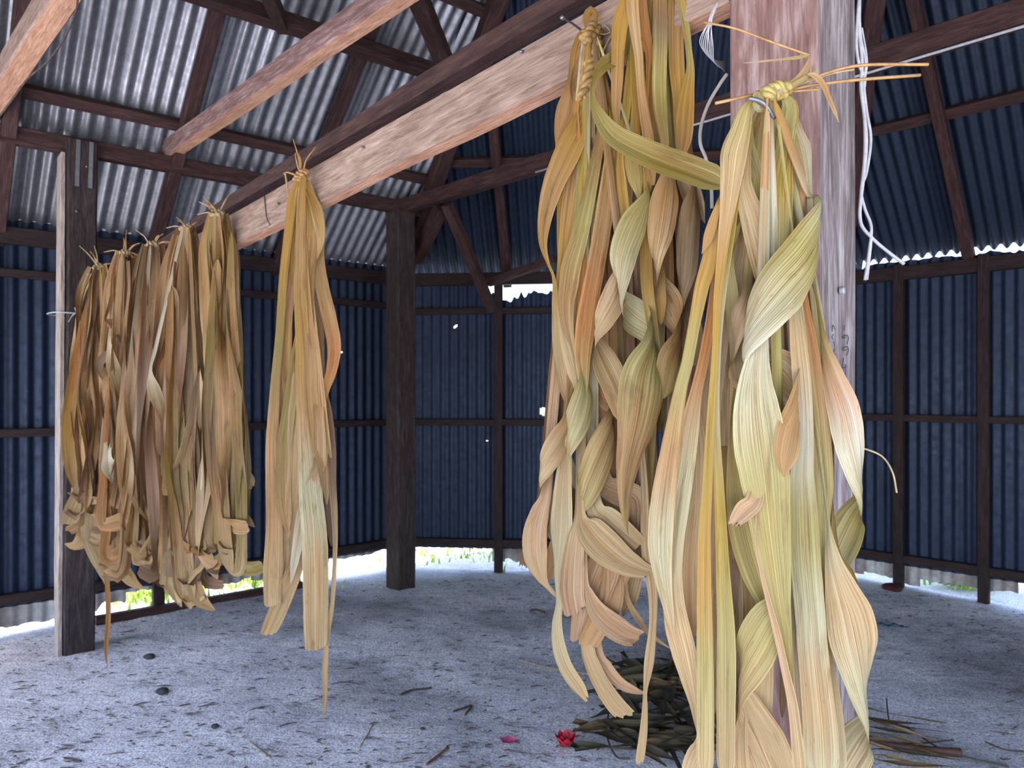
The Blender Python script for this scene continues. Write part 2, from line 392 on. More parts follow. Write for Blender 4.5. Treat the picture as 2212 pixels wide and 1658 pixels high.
def s_of(i, px):                                       # where along wall i a pixel column meets it
    a, e, *_ = facet(i); k = (px - CX) / F
    return (k * a.y - a.x) / (e.x - k * e.y)
def z_of(i, s, py):
    a, e, *_ = facet(i); return EYE + (HY - py) / F * (a + e * s).y
GZ = 0.225                                             # height of the bottom girt
walls = {}
for i in range(8):
    if i in OPEN: continue
    a, e, L, nrm, *_ = facet(i); mid = a + e * L / 2
    wl = empty('wall_' + SIDES[i], (mid.x, mid.y, 0)); wl['kind'] = 'structure'; walls[i] = wl
    holes = []
    if i == 1: holes = [(s_of(1, 1178), 0, .03), (s_of(1, 983), 0, .012), (s_of(1, 925), 0, .014)]
    if i == 1: holes = [(s_of(1, px), z_of(1, s_of(1, px), py), r) for px, py, r in ((1174, 885, .036), (983, 702, .012), (1052, 948, .009), (925, 603, .012))]
    if i == 0: holes = [(s_of(0, px), z_of(0, s_of(0, px), py), r) for px, py, r in ((516, 712, .013), (740, 760, .008))]
    ns = max(1, round(L / 0.76)); top = ZE + 0.005
    for k in range(ns):
        s0, s1 = L * k / ns, L * (k + 1) / ns; zt = top; rt = 0.0
        if i == 7 and k < 2: continue                   # opening in the unseen near left side, made to let light in
        if i == 1:
            sm = (s0 + s1) / 2; zt = top - (0.20 if sm > 0.65 and sm < 2.2 else 0.05); rt = 0.14
        if i == 2: zt, rt = top - 0.055, 0.05
        if i == 0 and k == ns - 1: s1 -= 0.03
        wall_sheet(i, s0, s1 + (0.02 if k < ns - 1 else 0), GZ - 0.06, zt, wl, M_OLD, off=0.004 * (k % 2), ragt=rt, holes=holes)
    inset = nrm * 0.03
    def rail(nm, z, h, wdt=0.05, s0=0.02, s1=None, m=M_STUD):
        s1 = L - 0.02 if s1 is None else s1
        if i == 7 and z < ZE - .3: s0 = 1.45
        p, q = a + e * s0 + inset, a + e * s1 + inset
        timber(nm, (p.x, p.y, z), (q.x, q.y, z), wdt, h, m, wl)
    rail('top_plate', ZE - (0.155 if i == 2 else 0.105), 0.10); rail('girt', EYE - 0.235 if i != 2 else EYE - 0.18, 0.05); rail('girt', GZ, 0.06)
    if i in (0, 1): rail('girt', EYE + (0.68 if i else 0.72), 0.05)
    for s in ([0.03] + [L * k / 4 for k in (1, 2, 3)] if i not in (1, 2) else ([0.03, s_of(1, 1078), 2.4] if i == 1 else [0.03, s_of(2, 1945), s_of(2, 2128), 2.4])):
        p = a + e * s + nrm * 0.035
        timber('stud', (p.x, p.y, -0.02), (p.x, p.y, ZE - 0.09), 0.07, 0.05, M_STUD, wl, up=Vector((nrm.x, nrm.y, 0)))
    # torn skirt of short rusty sheets; pale colour paints in light off the ground
    sk = {0: [(120, 0.03, .10), (200, .0, .16), (275, 0.02, .2), (380, .13, .08), (545, .08, .12), (600, .07, .1), (716, .10, .08), (846, .13, .08)],
          1: [(905, .16, .03), (1062, .17, .02), (1090, .05, .02), (1200, .05, .1)], 2: [(1862, .04, .04), (1935, .05, .05), (1985, .02, .04), (2198, .06, .08)]}
    if i in sk:
        pl = sk[i]; prev = 0.02
        if i == 0: prev = 0.3
        for (px, zb, rg) in pl:
            s = min(max(s_of(i, px), prev + .05), L - .02)
            wall_sheet(i, prev, s, zb, GZ - 0.01, wl, M_SKIRT if rg > 0.0 else M_OLD, off=0.016, rag=rg * 0.55, name='skirt_sheet')
            prev = s
    else:
        wall_sheet(i, 1.5 if i == 7 else 0.02, L - .02, 0.04, GZ - .01, wl, M_SKIRT, off=0.016, rag=.1, name='skirt_sheet')
# plank on the ground along the left wall
a, e, L, nrm, *_ = facet(0); p, q = a + e * s_of(0, 200) + nrm * .09, a + e * s_of(0, 640) + nrm * .09
timber('sill_plank', (p.x, p.y, 0.005), (q.x, q.y, 0.005), 0.05, 0.09, M_RAFTER, walls[0])
# stiff dark corner board and narrow pale slits between the sheets
# ------------------------------------------------------------------ posts, ring beams, tie beams
U = Vector((0.695, -0.719, 0)); W = Vector((0.77, 0.64, 0))
LP, CP, NP = Vector((-2.485, 4.22, 0)), Vector((-0.84, 5.59, 0)), Vector((0.45, 1.2, 0))
def post(loc, z1, s, mat, label, lean=Vector((0, 0, 0)), flare=0.0, face2=None):
    pe = empty('post', loc, label=label, cat='post')
    o = timber('shaft', loc + Vector((0, 0, -0.03)), loc + Vector((0, 0, z1)) + lean, s, s, mat, pe, wob=0.006, up=U, seg=30, flare=flare, face2=face2)
    return pe
near_post = post(NP, EYE + 1.75, 0.15, M_POST, 'thick reddish brown squared post with a leaf bundle nailed to it', face2=(M_POSTGREY, U))
left_post = post(LP, EYE + 1.42, 0.16, M_DARKPOST, 'dark squared post with a string tied round it beside the cluster of brown leaves', lean=Vector((0.02, 0, 0)))
back_post = post(CP, EYE + 1.36, 0.165, M_DARKPOST, 'dark squared post standing alone against the back corner')
# pale weathered batten on the left post's outer face
o = timber('batten', LP - W * 0.088 - U * .0 + Vector((0, 0, -.02)), LP - W * 0.088 + Vector((0.018, 0, EYE + 1.34)), 0.15, 0.02, M_GREYWOOD, left_post, up=-W)
for k in (-0.03, 0.035):
    p = LP + U * 0.083 + W * k + Vector((0.018, 0, 0))
    timber('strap', p + Vector((0, 0, EYE + 1.16)), p + Vector((0.008, 0, EYE + 1.42)), 0.022, 0.004, M_STEEL, left_post, up=U)
# string round the left post with a bow
zs_ = z = EYE + (850 - 676) / F * 4.13
c4 = [LP + Vector((.01, 0, zs_)) + (U * a_ + W * b_) * 0.094 for a_, b_ in ((1, -1), (1, 1), (-1, 1), (-1, -1.25), (1, -1.25), (1, 0.4))]
tube('string', c4, 0.004, M_CORD, left_post, n=40)
q = LP + Vector((.01, 0, zs_)) + (U * 1.1 - W * .35) * 0.092
for dx, dz in ((-.035, -.05), (.0, .03), (.05, -.06), (.03, -.03)):
    tube('string_end', [q, q + Vector((dx * .6, 0, dz * .3)), q + Vector((dx, -.01, dz))], 0.003, M_CORD, left_post)
for (dx, zz) in ((.02, 1.28), (-.03, 1.02), (.03, 0.55), (-.02, -.4)):
    q = LP + U * .083 + W * dx + Vector((.015, 0, EYE + zz)); tube('nail_head', [q, q + U * .008], 0.008, M_STEEL, left_post)

def beam(A, B, wd, h, mat, label, cat='beam', **kw):
    b = empty('beam', A, label=label, cat=cat); timber('timber', A, B, wd, h, mat, b, **kw); return b
R0 = LP - W * 1.75; R1 = CP + W * 0.35
zr = EYE + 1.405
beam(Vector((R0.x, R0.y, zr)), Vector((R1.x, R1.y, zr)), 0.07, 0.095, M_RAFTER, 'dark ring beam running along the left slope over two dark posts')
q0 = CP - U * 0.15; q1 = CP + U * 8.0
beam(Vector((q0.x, q0.y, zr)), Vector((q1.x, q1.y, zr + .02)), 0.075, 0.10, M_RAFTER, 'dark ring beam running from the back post to the right behind the hanging leaves')
rb = bpy.data.objects[[o_.name for o_ in COL.objects if o_.type == 'EMPTY' and o_.name.startswith('beam')][-1]]
tube('conduit', [Vector((q_.x, q_.y, zr - .052)) - W * .03 for q_ in (q0 + U * 1.6, q0 + U * 3.5, q0 + U * 5.5, q0 + U * 7.6)], .006, M_CORD, rb)
tz = EYE + 1.50
t2 = Vector((-2.09, 4.54, tz)); t1 = Vector((-2.84, 3.98, tz))
beam(t2 - U * .06, t2 + U * 7.4 + Vector((0, 0, .1)), 0.085, 0.10, M_POST, 'reddish sawn tie beam crossing above the single leaf bundle', face2=(M_UNDERLIT, Vector((0, 0, -1))))
beam(t1 - U * .05, t1 + U * 7.0 + Vector((0, 0, .1)), 0.10, 0.11, M_BEAM, 'sawn tie beam in the top corner with a bare vine beside it', face2=(M_UNDERLIT, Vector((0, 0, -1))))
# the beam that carries the leaf bundles: from the left post to the near post
bA = LP - U * 0.08 + W * 0.115 + Vector((0, 0, EYE + 0.515)); bB = NP - U * 0.078 - W * 0.03 + Vector((0, 0, EYE + 0.707))
carrier = beam(bA, bB, 0.05, 0.118, M_BEAM, 'pale sawn beam carrying the hanging leaf bundles on nails', wob=0.006, face2=(M_UNDERLIT, Vector((0, 0, -1))))
upper = beam(bA + W * .05 + Vector((0, 0, .15)), bB + W * .05 + Vector((0, 0, .155)), 0.05, 0.05, M_RAFTER, 'narrow dark batten lying along the pale bundle beam')
def beam_pt(px, dz=0.0, out=0.05):                     # a point on the carrier beam's front face at a pixel column
    k = (px - CX) / F; d = bB - bA; s = (k * bA.y - bA.x) / (d.x - k * d.y)
    return bA + d * s - W * out + Vector((0, 0, dz))
for (px, dz) in ((805, .03), (1150, .045), (620, .0)):
    q = beam_pt(px, dz, 0.022); tube('nail', [q, q - W * .012], 0.004, M_STEEL, carrier)
q = beam_pt(598, .0, .0265)
tube('saw_cut', [beam_pt(587, .055, .0262), beam_pt(592, -.02, .0262), beam_pt(600, -.056, .0262)], 0.0022, M_BARK, carrier)
q = beam_pt(1268, .03, .02)
tube('nail', [P(1262, 70, q.y - .02), P(1238, 52, q.y - .055), P(1215, 38, q.y - .085)], 0.0022, M_STEEL, carrier, sides=8)
tube('nail', [P(1217, 39.5, q.y - .083), P(1213, 36.5, q.y - .088)], 0.004, M_STEEL, carrier, sides=8)

# writing in pencil down the right face of the near post: a scrawled word and 1994
nrm_r = U; cface = NP + U * 0.0765
def on_face(px, py):                                   # pixel on the post's right face
    k = Vector(((px - CX) / F, 1.0, (HY - py) / F)); d = cface.dot(U) / k.dot(U); q = k * d
    return Vector((q.x, q.y, q.z + EYE)) + U * 0.003
glyphs = [[(1820, 702), (1819, 714)],
          [(1824, 728), (1818, 731), (1819, 727), (1826, 724), (1829, 731), (1825, 744)],
          [(1824, 755), (1818, 757), (1819, 751), (1826, 749), (1829, 757), (1824, 768)],
          [(1818, 773), (1815, 794), (1825, 792)], [(1822, 786), (1822, 812)],
          [(1793, 716), (1795, 702), (1800, 712)], [(1796, 722), (1793, 728), (1796, 734)], [(1796, 737), (1799, 748)],
          [(1798, 752), (1796, 764), (1800, 764)], [(1796, 766), (1791, 771), (1797, 772)]]
for g in glyphs: tube('pencil_stroke', [on_face(*p) for p in g], 0.0007, M_PENCIL, near_post, n=14, sides=4)
q = on_face(1811, 628); tube('nail_head', [q, q + U * .006], 0.006, M_CORD, near_post)

# ------------------------------------------------------------------ leaves
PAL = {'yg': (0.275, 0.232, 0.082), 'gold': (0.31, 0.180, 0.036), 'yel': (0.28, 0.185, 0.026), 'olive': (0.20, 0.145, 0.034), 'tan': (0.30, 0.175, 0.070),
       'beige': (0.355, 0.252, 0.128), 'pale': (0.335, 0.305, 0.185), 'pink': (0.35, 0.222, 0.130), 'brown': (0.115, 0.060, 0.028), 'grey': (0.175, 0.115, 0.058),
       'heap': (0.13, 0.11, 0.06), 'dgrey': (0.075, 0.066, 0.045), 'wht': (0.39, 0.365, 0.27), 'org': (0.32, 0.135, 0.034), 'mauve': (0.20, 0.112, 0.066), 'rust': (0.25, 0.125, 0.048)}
ROOT = {}
def leaf(par, pts, D, cols, R=0.0, seg=None, cross=8, cup=0.10, cut=None, name='leaf', mat=None, dd0=0.0):
    """pts: (px, py, width px [, azimuth the face turns to, deg [, cm nearer]]).  cols: palette keys from stem to tip.
    R: cm; a leaf that winds keeps this radius about its axis."""
    full = []
    for p in pts:
        p = list(p) + [0.0] * (5 - len(p)) if len(p) < 5 else list(p)
        full.append(p)
    rt = ROOT.get(par.name) if name == 'leaf' else None
    if rt and full[0][1] > rt[1] + 130:                     # the hidden upper part of the leaf, back to the tie
        x0, y0, w0, a0, d0 = full[0]; x1, y1 = full[1][0], full[1][1]
        kx = rt[0] + (x0 - rt[0]) * 0.12
        full[:0] = [[kx + (x0 - kx) * f, rt[1] + (y0 - rt[1]) * f, max(6, min(w0, 26) * g), a0 * f * .5, d0 - 2.4 * min(1, f * 3) + .3 * f] for f, g in ((0, .35), (.3, .75), (.62, .9), (.86, .95))]
    A = np.array(full, float)
    ln = np.sum(np.hypot(np.diff(A[:, 0]), np.diff(A[:, 1])))
    n = seg or int(max(14, min(110, ln / 9)))
    # resample evenly by length
    S = catmull(A, n * 4); dl = np.r_[0, np.cumsum(np.hypot(np.diff(S[:, 0]), np.diff(S[:, 1])) + 0.3)]
    u = np.linspace(0, dl[-1], n); S = np.stack([np.interp(u, dl, S[:, k]) for k in range(5)], 1)
    if not cut:
        tt = np.linspace(0, 1, n); S[:, 2] *= np.clip(np.sqrt(tt / .03), .2, 1); k0 = min(.25, 46 / max(ln, 50)); S[:, 2] *= np.sqrt(np.clip((1 - tt) / k0, 0.02, 1))
    S[:, 2] = np.maximum(S[:, 2], 1.2)
    al = np.radians(S[:, 3]); dep = D - (S[:, 4] + dd0) * 0.01 - R * 0.01 * np.cos(al) * (1 if R else 0)
    C = np.stack([(S[:, 0] - CX) / F * dep, dep, EYE + (HY - S[:, 1]) / F * dep], 1)
    az = np.arctan2(C[:, 0], C[:, 1])
    nv = np.stack([np.sin(al - az), -np.cos(al - az), np.zeros(n)], 1)
    T = np.gradient(C, axis=0); T /= np.linalg.norm(T, axis=1)[:, None] + 1e-9
    wd = np.cross(T, nv); wl = np.linalg.norm(wd, axis=1); wd /= (wl[:, None] + 1e-9)
    nn = np.cross(wd, T)
    for i in range(1, n):
        if np.dot(wd[i], wd[i - 1]) < 0: wd[i] = -wd[i]; nn[i] = -nn[i]
    hw = S[:, 2] * dep / F / 2
    seedv = rnd.uniform(0, 50); ph = rnd.uniform(0, 6.28); nr = rnd.choice((2, 3)); c_ = cup * rnd.uniform(0.6, 1.4) * rnd.choice((1, 1, -1))
    fold = rnd.uniform(0.05, 0.16)
    if R: c_ = -0.34; fold *= .4
    us = np.linspace(-1, 1, cross + 1)
    vv, uvs, tint = [], [], []
    length = np.r_[0, np.cumsum(np.linalg.norm(np.diff(C, axis=0), axis=1))]
    cc = np.array([PAL[k] for k in cols]); ct = catmull(cc, n) if len(cols) > 1 else np.repeat(cc, n, 0)
    for i in range(n):
        jag = 0.0
        for uu in us:
            h = hw[i] * (c_ * (uu * uu - 0.35) - fold * (1 - abs(uu)) + 0.045 * math.sin(uu * 3.1 * nr + ph + 0.5 * math.sin(length[i] * 9 + ph)))
            h += hw[i] * 0.10 * noise.noise(Vector((uu * 1.3, length[i] * 7, seedv)))
            e = 1.0
            if abs(uu) > 0.95: e += 0.03 * noise.noise(Vector((length[i] * 40, uu, seedv)))
            q = C[i] + wd[i] * hw[i] * uu * e + nn[i] * h
            if cut and i == n - 1: q = q + T[i] * (cut * hw[i] * uu + 0.012 * noise.noise(Vector((uu * 3, seedv, 0))) - (.006 if abs(uu) > .9 else 0))
            vv.append(q); uvs.append(((uu + 1) / 2, length[i] + seedv))
            k = 1 + 0.16 * noise.noise(Vector((uu * 1.5, length[i] * 5, seedv + 3)))
            g = 0.5 + noise.noise(Vector((uu * 1.2, length[i] * 3.0, seedv + 9)))
            col = ct[i] * k; col = col * (1 - 0.18 * max(0, g - .5)) + np.array(PAL['yg']) * 0.18 * max(0, g - .5)
            tint.append((max(col[0], .01), max(col[1], .01), max(col[2], .005), 1.0))
    m = cross + 1
    fc = [(i * m + j, i * m + j + 1, (i + 1) * m + j + 1, (i + 1) * m + j) for i in range(n - 1) for j in range(cross)]
    me = mesh(name, vv, fc)
    uvl = me.uv_layers.new(name='UVMap'); idx = np.empty(len(me.loops), int); me.loops.foreach_get('vertex_index', idx)
    uvl.data.foreach_set('uv', np.array(uvs)[idx].ravel())
    ca = me.color_attributes.new('tint', 'FLOAT_COLOR', 'POINT'); ca.data.foreach_set('color', np.array(tint).ravel())
    return link(name, me, mat or M_LEAF, par)

def knot(par, pts, D, r, mat, turns=5, name='knot'):   # stems twisted round each other
    c = catmull([P(px, py, D - dd * .01) for px, py, dd in pts], 40)
    for s in range(3):
        v = []
        for i in range(40):
            t = Vector(c[min(i + 1, 39)] - c[max(i - 1, 0)]).normalized(); a = t.orthogonal().normalized(); b = t.cross(a)
            an = s * 2.1 + turns * 6.283 * i / 39; rr = r * (0.75 + 0.25 * math.sin(i * .9 + s))
            v.append(Vector(c[i]) + (a * math.cos(an) + b * math.sin(an)) * rr)
        tube(name, v, r * 0.62, mat, par, n=70, sides=7)
def stalk(par, pts, D, r, mat=None, name='stalk', taper=None):
    return tube(name, [P(p[0], p[1], D - (p[2] if len(p) > 2 else 0) * .01) for p in pts], r, mat or M_STRAW, par, sides=6, taper=taper)

# ---- bundle A: hung on a nail, first of the three big ones
DA = 1.43
A = empty('leaf_bundle', P(1277, 65, DA), label='tall bundle of golden and beige leaves hung from a long bright nail', cat='leaf bundle'); ROOT[A.name] = (1275, 80)
for pts, cols, kw in [
    ([(1258, 62, 12), (1240, 115, 16), (1234, 180, 20), (1222, 235, 40), (1210, 278, 26), (1205, 310, 12), (1212, 400, 18), (1214, 520, 22), (1218, 640, 20)], ('gold', 'tan', 'gold', 'brown'), dict(dd0=0)),
    ([(1280, 105, 12), (1275, 200, 16), (1260, 255, 42), (1228, 325, 56), (1195, 400, 46), (1177, 470, 31), (1173, 525, 18), (1184, 568, 7), (1196, 600, 7), (1201, 660, 18), (1210, 740, 34), (1226, 815, 48), (1240, 870, 38), (1248, 910, 20)], ('gold', 'gold', 'tan', 'gold', 'beige', 'tan'), dict(dd0=2)),
    ([(1278, 180, 12), (1270, 265, 26), (1250, 340, 42), (1235, 420, 40), (1224, 500, 32), (1216, 580, 26), (1208, 640, 20), (1215, 720, 20)], ('gold', 'tan', 'gold', 'olive'), dict(dd0=0.6)),
    ([(1300, 260, 16), (1292, 320, 22), (1272, 420, 31), (1252, 510, 37), (1235, 570, 43), (1228, 615, 42), (1223, 655, 35), (1227, 705, 24), (1238, 755, 11), (1248, 810, 8), (1252, 850, 6)], ('gold', 'tan', 'yg', 'tan', 'pale'), dict(dd0=3)),
    ([(1324, 250, 16), (1322, 310, 24), (1308, 440, 37), (1288, 570, 39), (1275, 640, 41), (1265, 705, 43), (1259, 770, 35), (1261, 830, 20), (1264, 875, 8)], ('tan', 'gold', 'tan', 'org', 'yg'), dict(dd0=3.6)),
    ([(1282, 200, 16), (1274, 320, 32), (1262, 430, 38), (1246, 560, 36), (1240, 680, 34), (1255, 800, 30)], ('brown', 'grey', 'tan', 'grey'), dict(dd0=-1.5)),
    ([(1310, 230, 12), (1306, 330, 26), (1300, 470, 34), (1296, 600, 30), (1300, 720, 34), (1320, 830, 30)], ('brown', 'brown', 'grey'), dict(dd0=-2)),
    ([(1262, 100, 14), (1255, 190, 20), (1243, 290, 24), (1228, 400, 26), (1222, 560, 22)], ('tan', 'gold', 'olive'), dict(dd0=-.5)),
    # winding leaves
    ([(1248, 740, 26, -100), (1262, 800, 44, -150), (1290, 870, 62, -180), (1318, 896, 64, -245), (1320, 920, 62, -300), (1294, 985, 64, -355), (1268, 1050, 62, -390), (1256, 1095, 40, -420), (1258, 1120, 12, -440)], ('gold', 'yel', 'org', 'tan', 'yg'), dict(R=2.2, dd0=2.2)),
    ([(1262, 800, 24, 60), (1262, 850, 48, 30), (1248, 905, 56, 0), (1230, 955, 44, -50), (1228, 990, 28, -110), (1238, 1030, 26, -160), (1250, 1065, 14, -180)], ('tan', 'grey', 'yg', 'pale'), dict(R=2, dd0=2)),
    ([(1232, 890, 30, 50), (1208, 950, 50, 15), (1180, 1000, 50, -40), (1168, 1035, 46, -95), (1180, 1085, 44, -160), (1192, 1140, 36, -190), (1200, 1180, 14, -200)], ('grey', 'yg', 'tan', 'pale'), dict(R=2, dd0=1.5)),
    ([(1400, 395, 8, 70), (1398, 425, 24, 40), (1370, 480, 60, 10), (1346, 545, 62, -10), (1340, 605, 48, -50), (1342, 645, 48, -100), (1370, 680, 70, -180), (1400, 705, 70, -240), (1410, 742, 58, -300), (1392, 800, 88, -345), (1384, 850, 98, -358), (1375, 910, 84, -360), (1362, 970, 60, -360), (1353, 1020, 44, -360), (1349, 1075, 27, -362), (1351, 1120, 15, -365), (1357, 1155, 6, -365)], ('yg', 'pale', 'yg', 'pale', 'yg', 'tan', 'olive'), dict(R=2.6, dd0=12)),
    ([(1345, 560, 34, 80), (1332, 630, 56, 20), (1305, 685, 52, -25), (1286, 728, 48, -90), (1302, 775, 60, -150), (1326, 825, 62, -170), (1345, 880, 50, -190), (1362, 930, 30, -200)], ('brown', 'tan', 'pink', 'beige', 'tan'), dict(R=2, dd0=9)),
    # lower tails
    ([(1228, 930, 10), (1222, 985, 26), (1216, 1050, 38), (1213, 1110, 46), (1212, 1150, 44), (1208, 1200, 24), (1205, 1250, 14), (1208, 1300, 14), (1203, 1345, 21), (1207, 1395, 29), (1223, 1442, 31), (1248, 1480, 30), (1268, 1510, 14)], ('tan', 'org', 'tan', 'beige', 'pale', 'beige'), dict(dd0=3, cut=.4)),
    ([(1180, 1060, 24), (1166, 1105, 40), (1155, 1155, 52), (1157, 1205, 50), (1168, 1242, 28), (1183, 1266, 11), (1205, 1289, 9), (1225, 1300, 5)], ('yg', 'beige', 'pink', 'beige'), dict(dd0=1.5)),
    ([(1216, 1140, 40), (1202, 1200, 46), (1188, 1250, 40)], ('tan', 'beige', 'tan'), dict(dd0=0, cut=.6)),
    ([(1165, 1160, 34), (1142, 1200, 34), (1130, 1222, 20)], ('tan', 'brown'), dict(dd0=0.3, cut=.3)),
    ([(1252, 1110, 22), (1243, 1165, 38), (1237, 1230, 50), (1236, 1280, 52), (1243, 1324, 49)], ('tan', 'pink', 'beige', 'pink'), dict(dd0=3.4, cut=.12)),
    ([(1256, 1105, 16), (1272, 1140, 62), (1303, 1176, 76), (1345, 1210, 62), (1382, 1228, 42), (1405, 1234, 26)], ('yg', 'pale', 'beige', 'beige'), dict(dd0=4.2, cut=-.5)),
    ([(1282, 1085, 36), (1312, 1122, 58), (1348, 1155, 58), (1380, 1182, 46)], ('tan', 'pale', 'beige'), dict(dd0=3.6, cut=-.4)),
    ([(1300, 1030, 40), (1335, 1062, 60), (1375, 1075, 50), (1380, 1130, 56), (1372, 1180, 50)], ('pink', 'beige', 'pink'), dict(dd0=1.2)),
    ([(1335, 1150, 50), (1306, 1220, 72), (1285, 1275, 74), (1268, 1330, 66), (1254, 1385, 46)], ('tan', 'pink', 'tan', 'pink'), dict(dd0=1.6, cut=.3)),
    ([(1322, 1280, 50), (1295, 1340, 50), (1265, 1397, 42)], ('pink', 'tan'), dict(dd0=2.2, cut=.25)),
    ([(1355, 1200, 40), (1340, 1240, 42), (1325, 1275, 36)], ('org', 'tan'), dict(dd0=2.0, cut=.3)),
    ([(1266, 1240, 7), (1273, 1280, 20), (1290, 1318, 42), (1318, 1346, 54), (1352, 1369, 50), (1381, 1377, 36)], ('beige', 'beige', 'pink'), dict(dd0=3.8, cut=-.4)),
    ([(1268, 1380, 28), (1282, 1440, 33), (1305, 1486, 37), (1330, 1522, 41), (1353, 1545, 38)], ('tan', 'beige', 'beige'), dict(dd0=1.4, cut=-.6)),
    ([(1290, 1390, 20), (1310, 1440, 27), (1340, 1475, 25), (1375, 1492, 17), (1394, 1497, 12)], ('tan', 'beige', 'pink'), dict(dd0=0.6)),
    ([(1390, 1020, 14), (1395, 1150, 22), (1402, 1220, 27), (1410, 1280, 21), (1410, 1350, 16), (1402, 1430, 21), (1394, 1490, 9), (1393, 1530, 12), (1390, 1580, 17), (1385, 1620, 19), (1381, 1648, 18)], ('olive', 'pale', 'beige', 'beige'), dict(dd0=4, cut=.2)),
    ([(1349, 1225, 10), (1355, 1290, 10), (1375, 1330, 14), (1400, 1365, 11), (1425, 1385, 8), (1450, 1401, 5)], ('tan', 'beige'), dict(dd0=1.5)),
    ([(1385, 1180, 30), (1372, 1240, 36), (1358, 1295, 34), (1345, 1330, 18)], ('tan', 'beige'), dict(dd0=-.5)),
    ([(1390, 880, 30), (1400, 980, 40), (1396, 1080, 34), (1386, 1160, 26)], ('grey', 'tan', 'grey'), dict(dd0=0)),
    ([(1330, 860, 40), (1318, 960, 44), (1310, 1050, 40), (1300, 1130, 30)], ('tan', 'brown', 'tan'), dict(dd0=-1)),
    ([(1268, 640, 30), (1262, 760, 36), (1275, 900, 40), (1262, 1020, 40), (1240, 1120, 40)], ('brown', 'grey', 'tan'), dict(dd0=-2.5)),
    ]: leaf(A, pts, DA, cols, **kw)
rf = random.Random(21)
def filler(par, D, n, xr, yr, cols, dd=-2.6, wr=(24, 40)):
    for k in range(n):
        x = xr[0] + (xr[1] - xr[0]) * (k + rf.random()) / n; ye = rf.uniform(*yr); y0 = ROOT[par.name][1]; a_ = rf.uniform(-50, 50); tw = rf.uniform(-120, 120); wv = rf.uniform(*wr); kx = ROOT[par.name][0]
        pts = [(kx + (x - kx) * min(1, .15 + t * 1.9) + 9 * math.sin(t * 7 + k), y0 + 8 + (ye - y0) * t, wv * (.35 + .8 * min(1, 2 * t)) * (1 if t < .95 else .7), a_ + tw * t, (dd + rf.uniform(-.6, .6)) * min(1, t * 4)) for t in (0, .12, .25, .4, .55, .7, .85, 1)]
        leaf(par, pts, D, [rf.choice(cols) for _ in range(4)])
filler(A, DA, 11, (1215, 1400), (950, 1250), ['brown', 'brown', 'mauve', 'grey'], dd=-3.4)  # dark leaves at the back, coloured for the shade between front leaves
M_PLAIT = plain('plaited_straw', (0.25, 0.15, 0.046), 0.55, .4, 70)
knot(A, [(1285, 60, 3), (1272, 74, 4), (1262, 88, 3.4)], DA, 0.010, M_PLAIT, 1.5)
knot(A, [(1286, 70, 2), (1284, 110, 2.6), (1274, 160, 2.6), (1262, 215, 2)], DA, 0.011, M_PLAIT, 3.2, name='plait')
for k, (xa, xb) in enumerate(((1250, 1236), (1258, 1250), (1270, 1262), (1282, 1280), (1292, 1296), (1300, 1300))):
    leaf(A, [(1272 + k * 2, 78, 6), (xa, 125, 11, 30 * (k % 3 - 1)), (xb, 180, 12, 40), (xb + 6 * (-1) ** k, 240, 14, -30), (xb, 330, 16, 10)], DA, (('tan', 'brown'), ('gold', 'org'), ('tan', 'gold'))[k % 3], dd0=1.6 + .3 * (k % 2))
for k in range(9):
    x0 = 1262 + k * 4; stalk(A, [(x0, 82, 2), (x0 - 6 + k, 120, 2.6), (1252 + k * 5, 165, 2.4), (1246 + k * 6, 215, 1.5), (1240 + 6 * k, 260, 1)], DA, 0.0042, M_STRAW if k % 3 else M_STRAWG)
leaf(A, [(1268, 62, 8), (1266, 40, 16), (1276, 22, 20), (1284, 32, 16), (1288, 55, 8)], DA, ('tan', 'gold'), dd0=2)
for pts in ([(1285, 70), (1305, 74), (1320, 69)], [(1290, 55), (1302, 50), (1313, 62)], [(1296, 130), (1310, 95), (1325, 72)], [(1290, 50), (1310, 58), (1318, 66)]): stalk(A, pts, DA - .03, 0.0013, M_STRAWG)

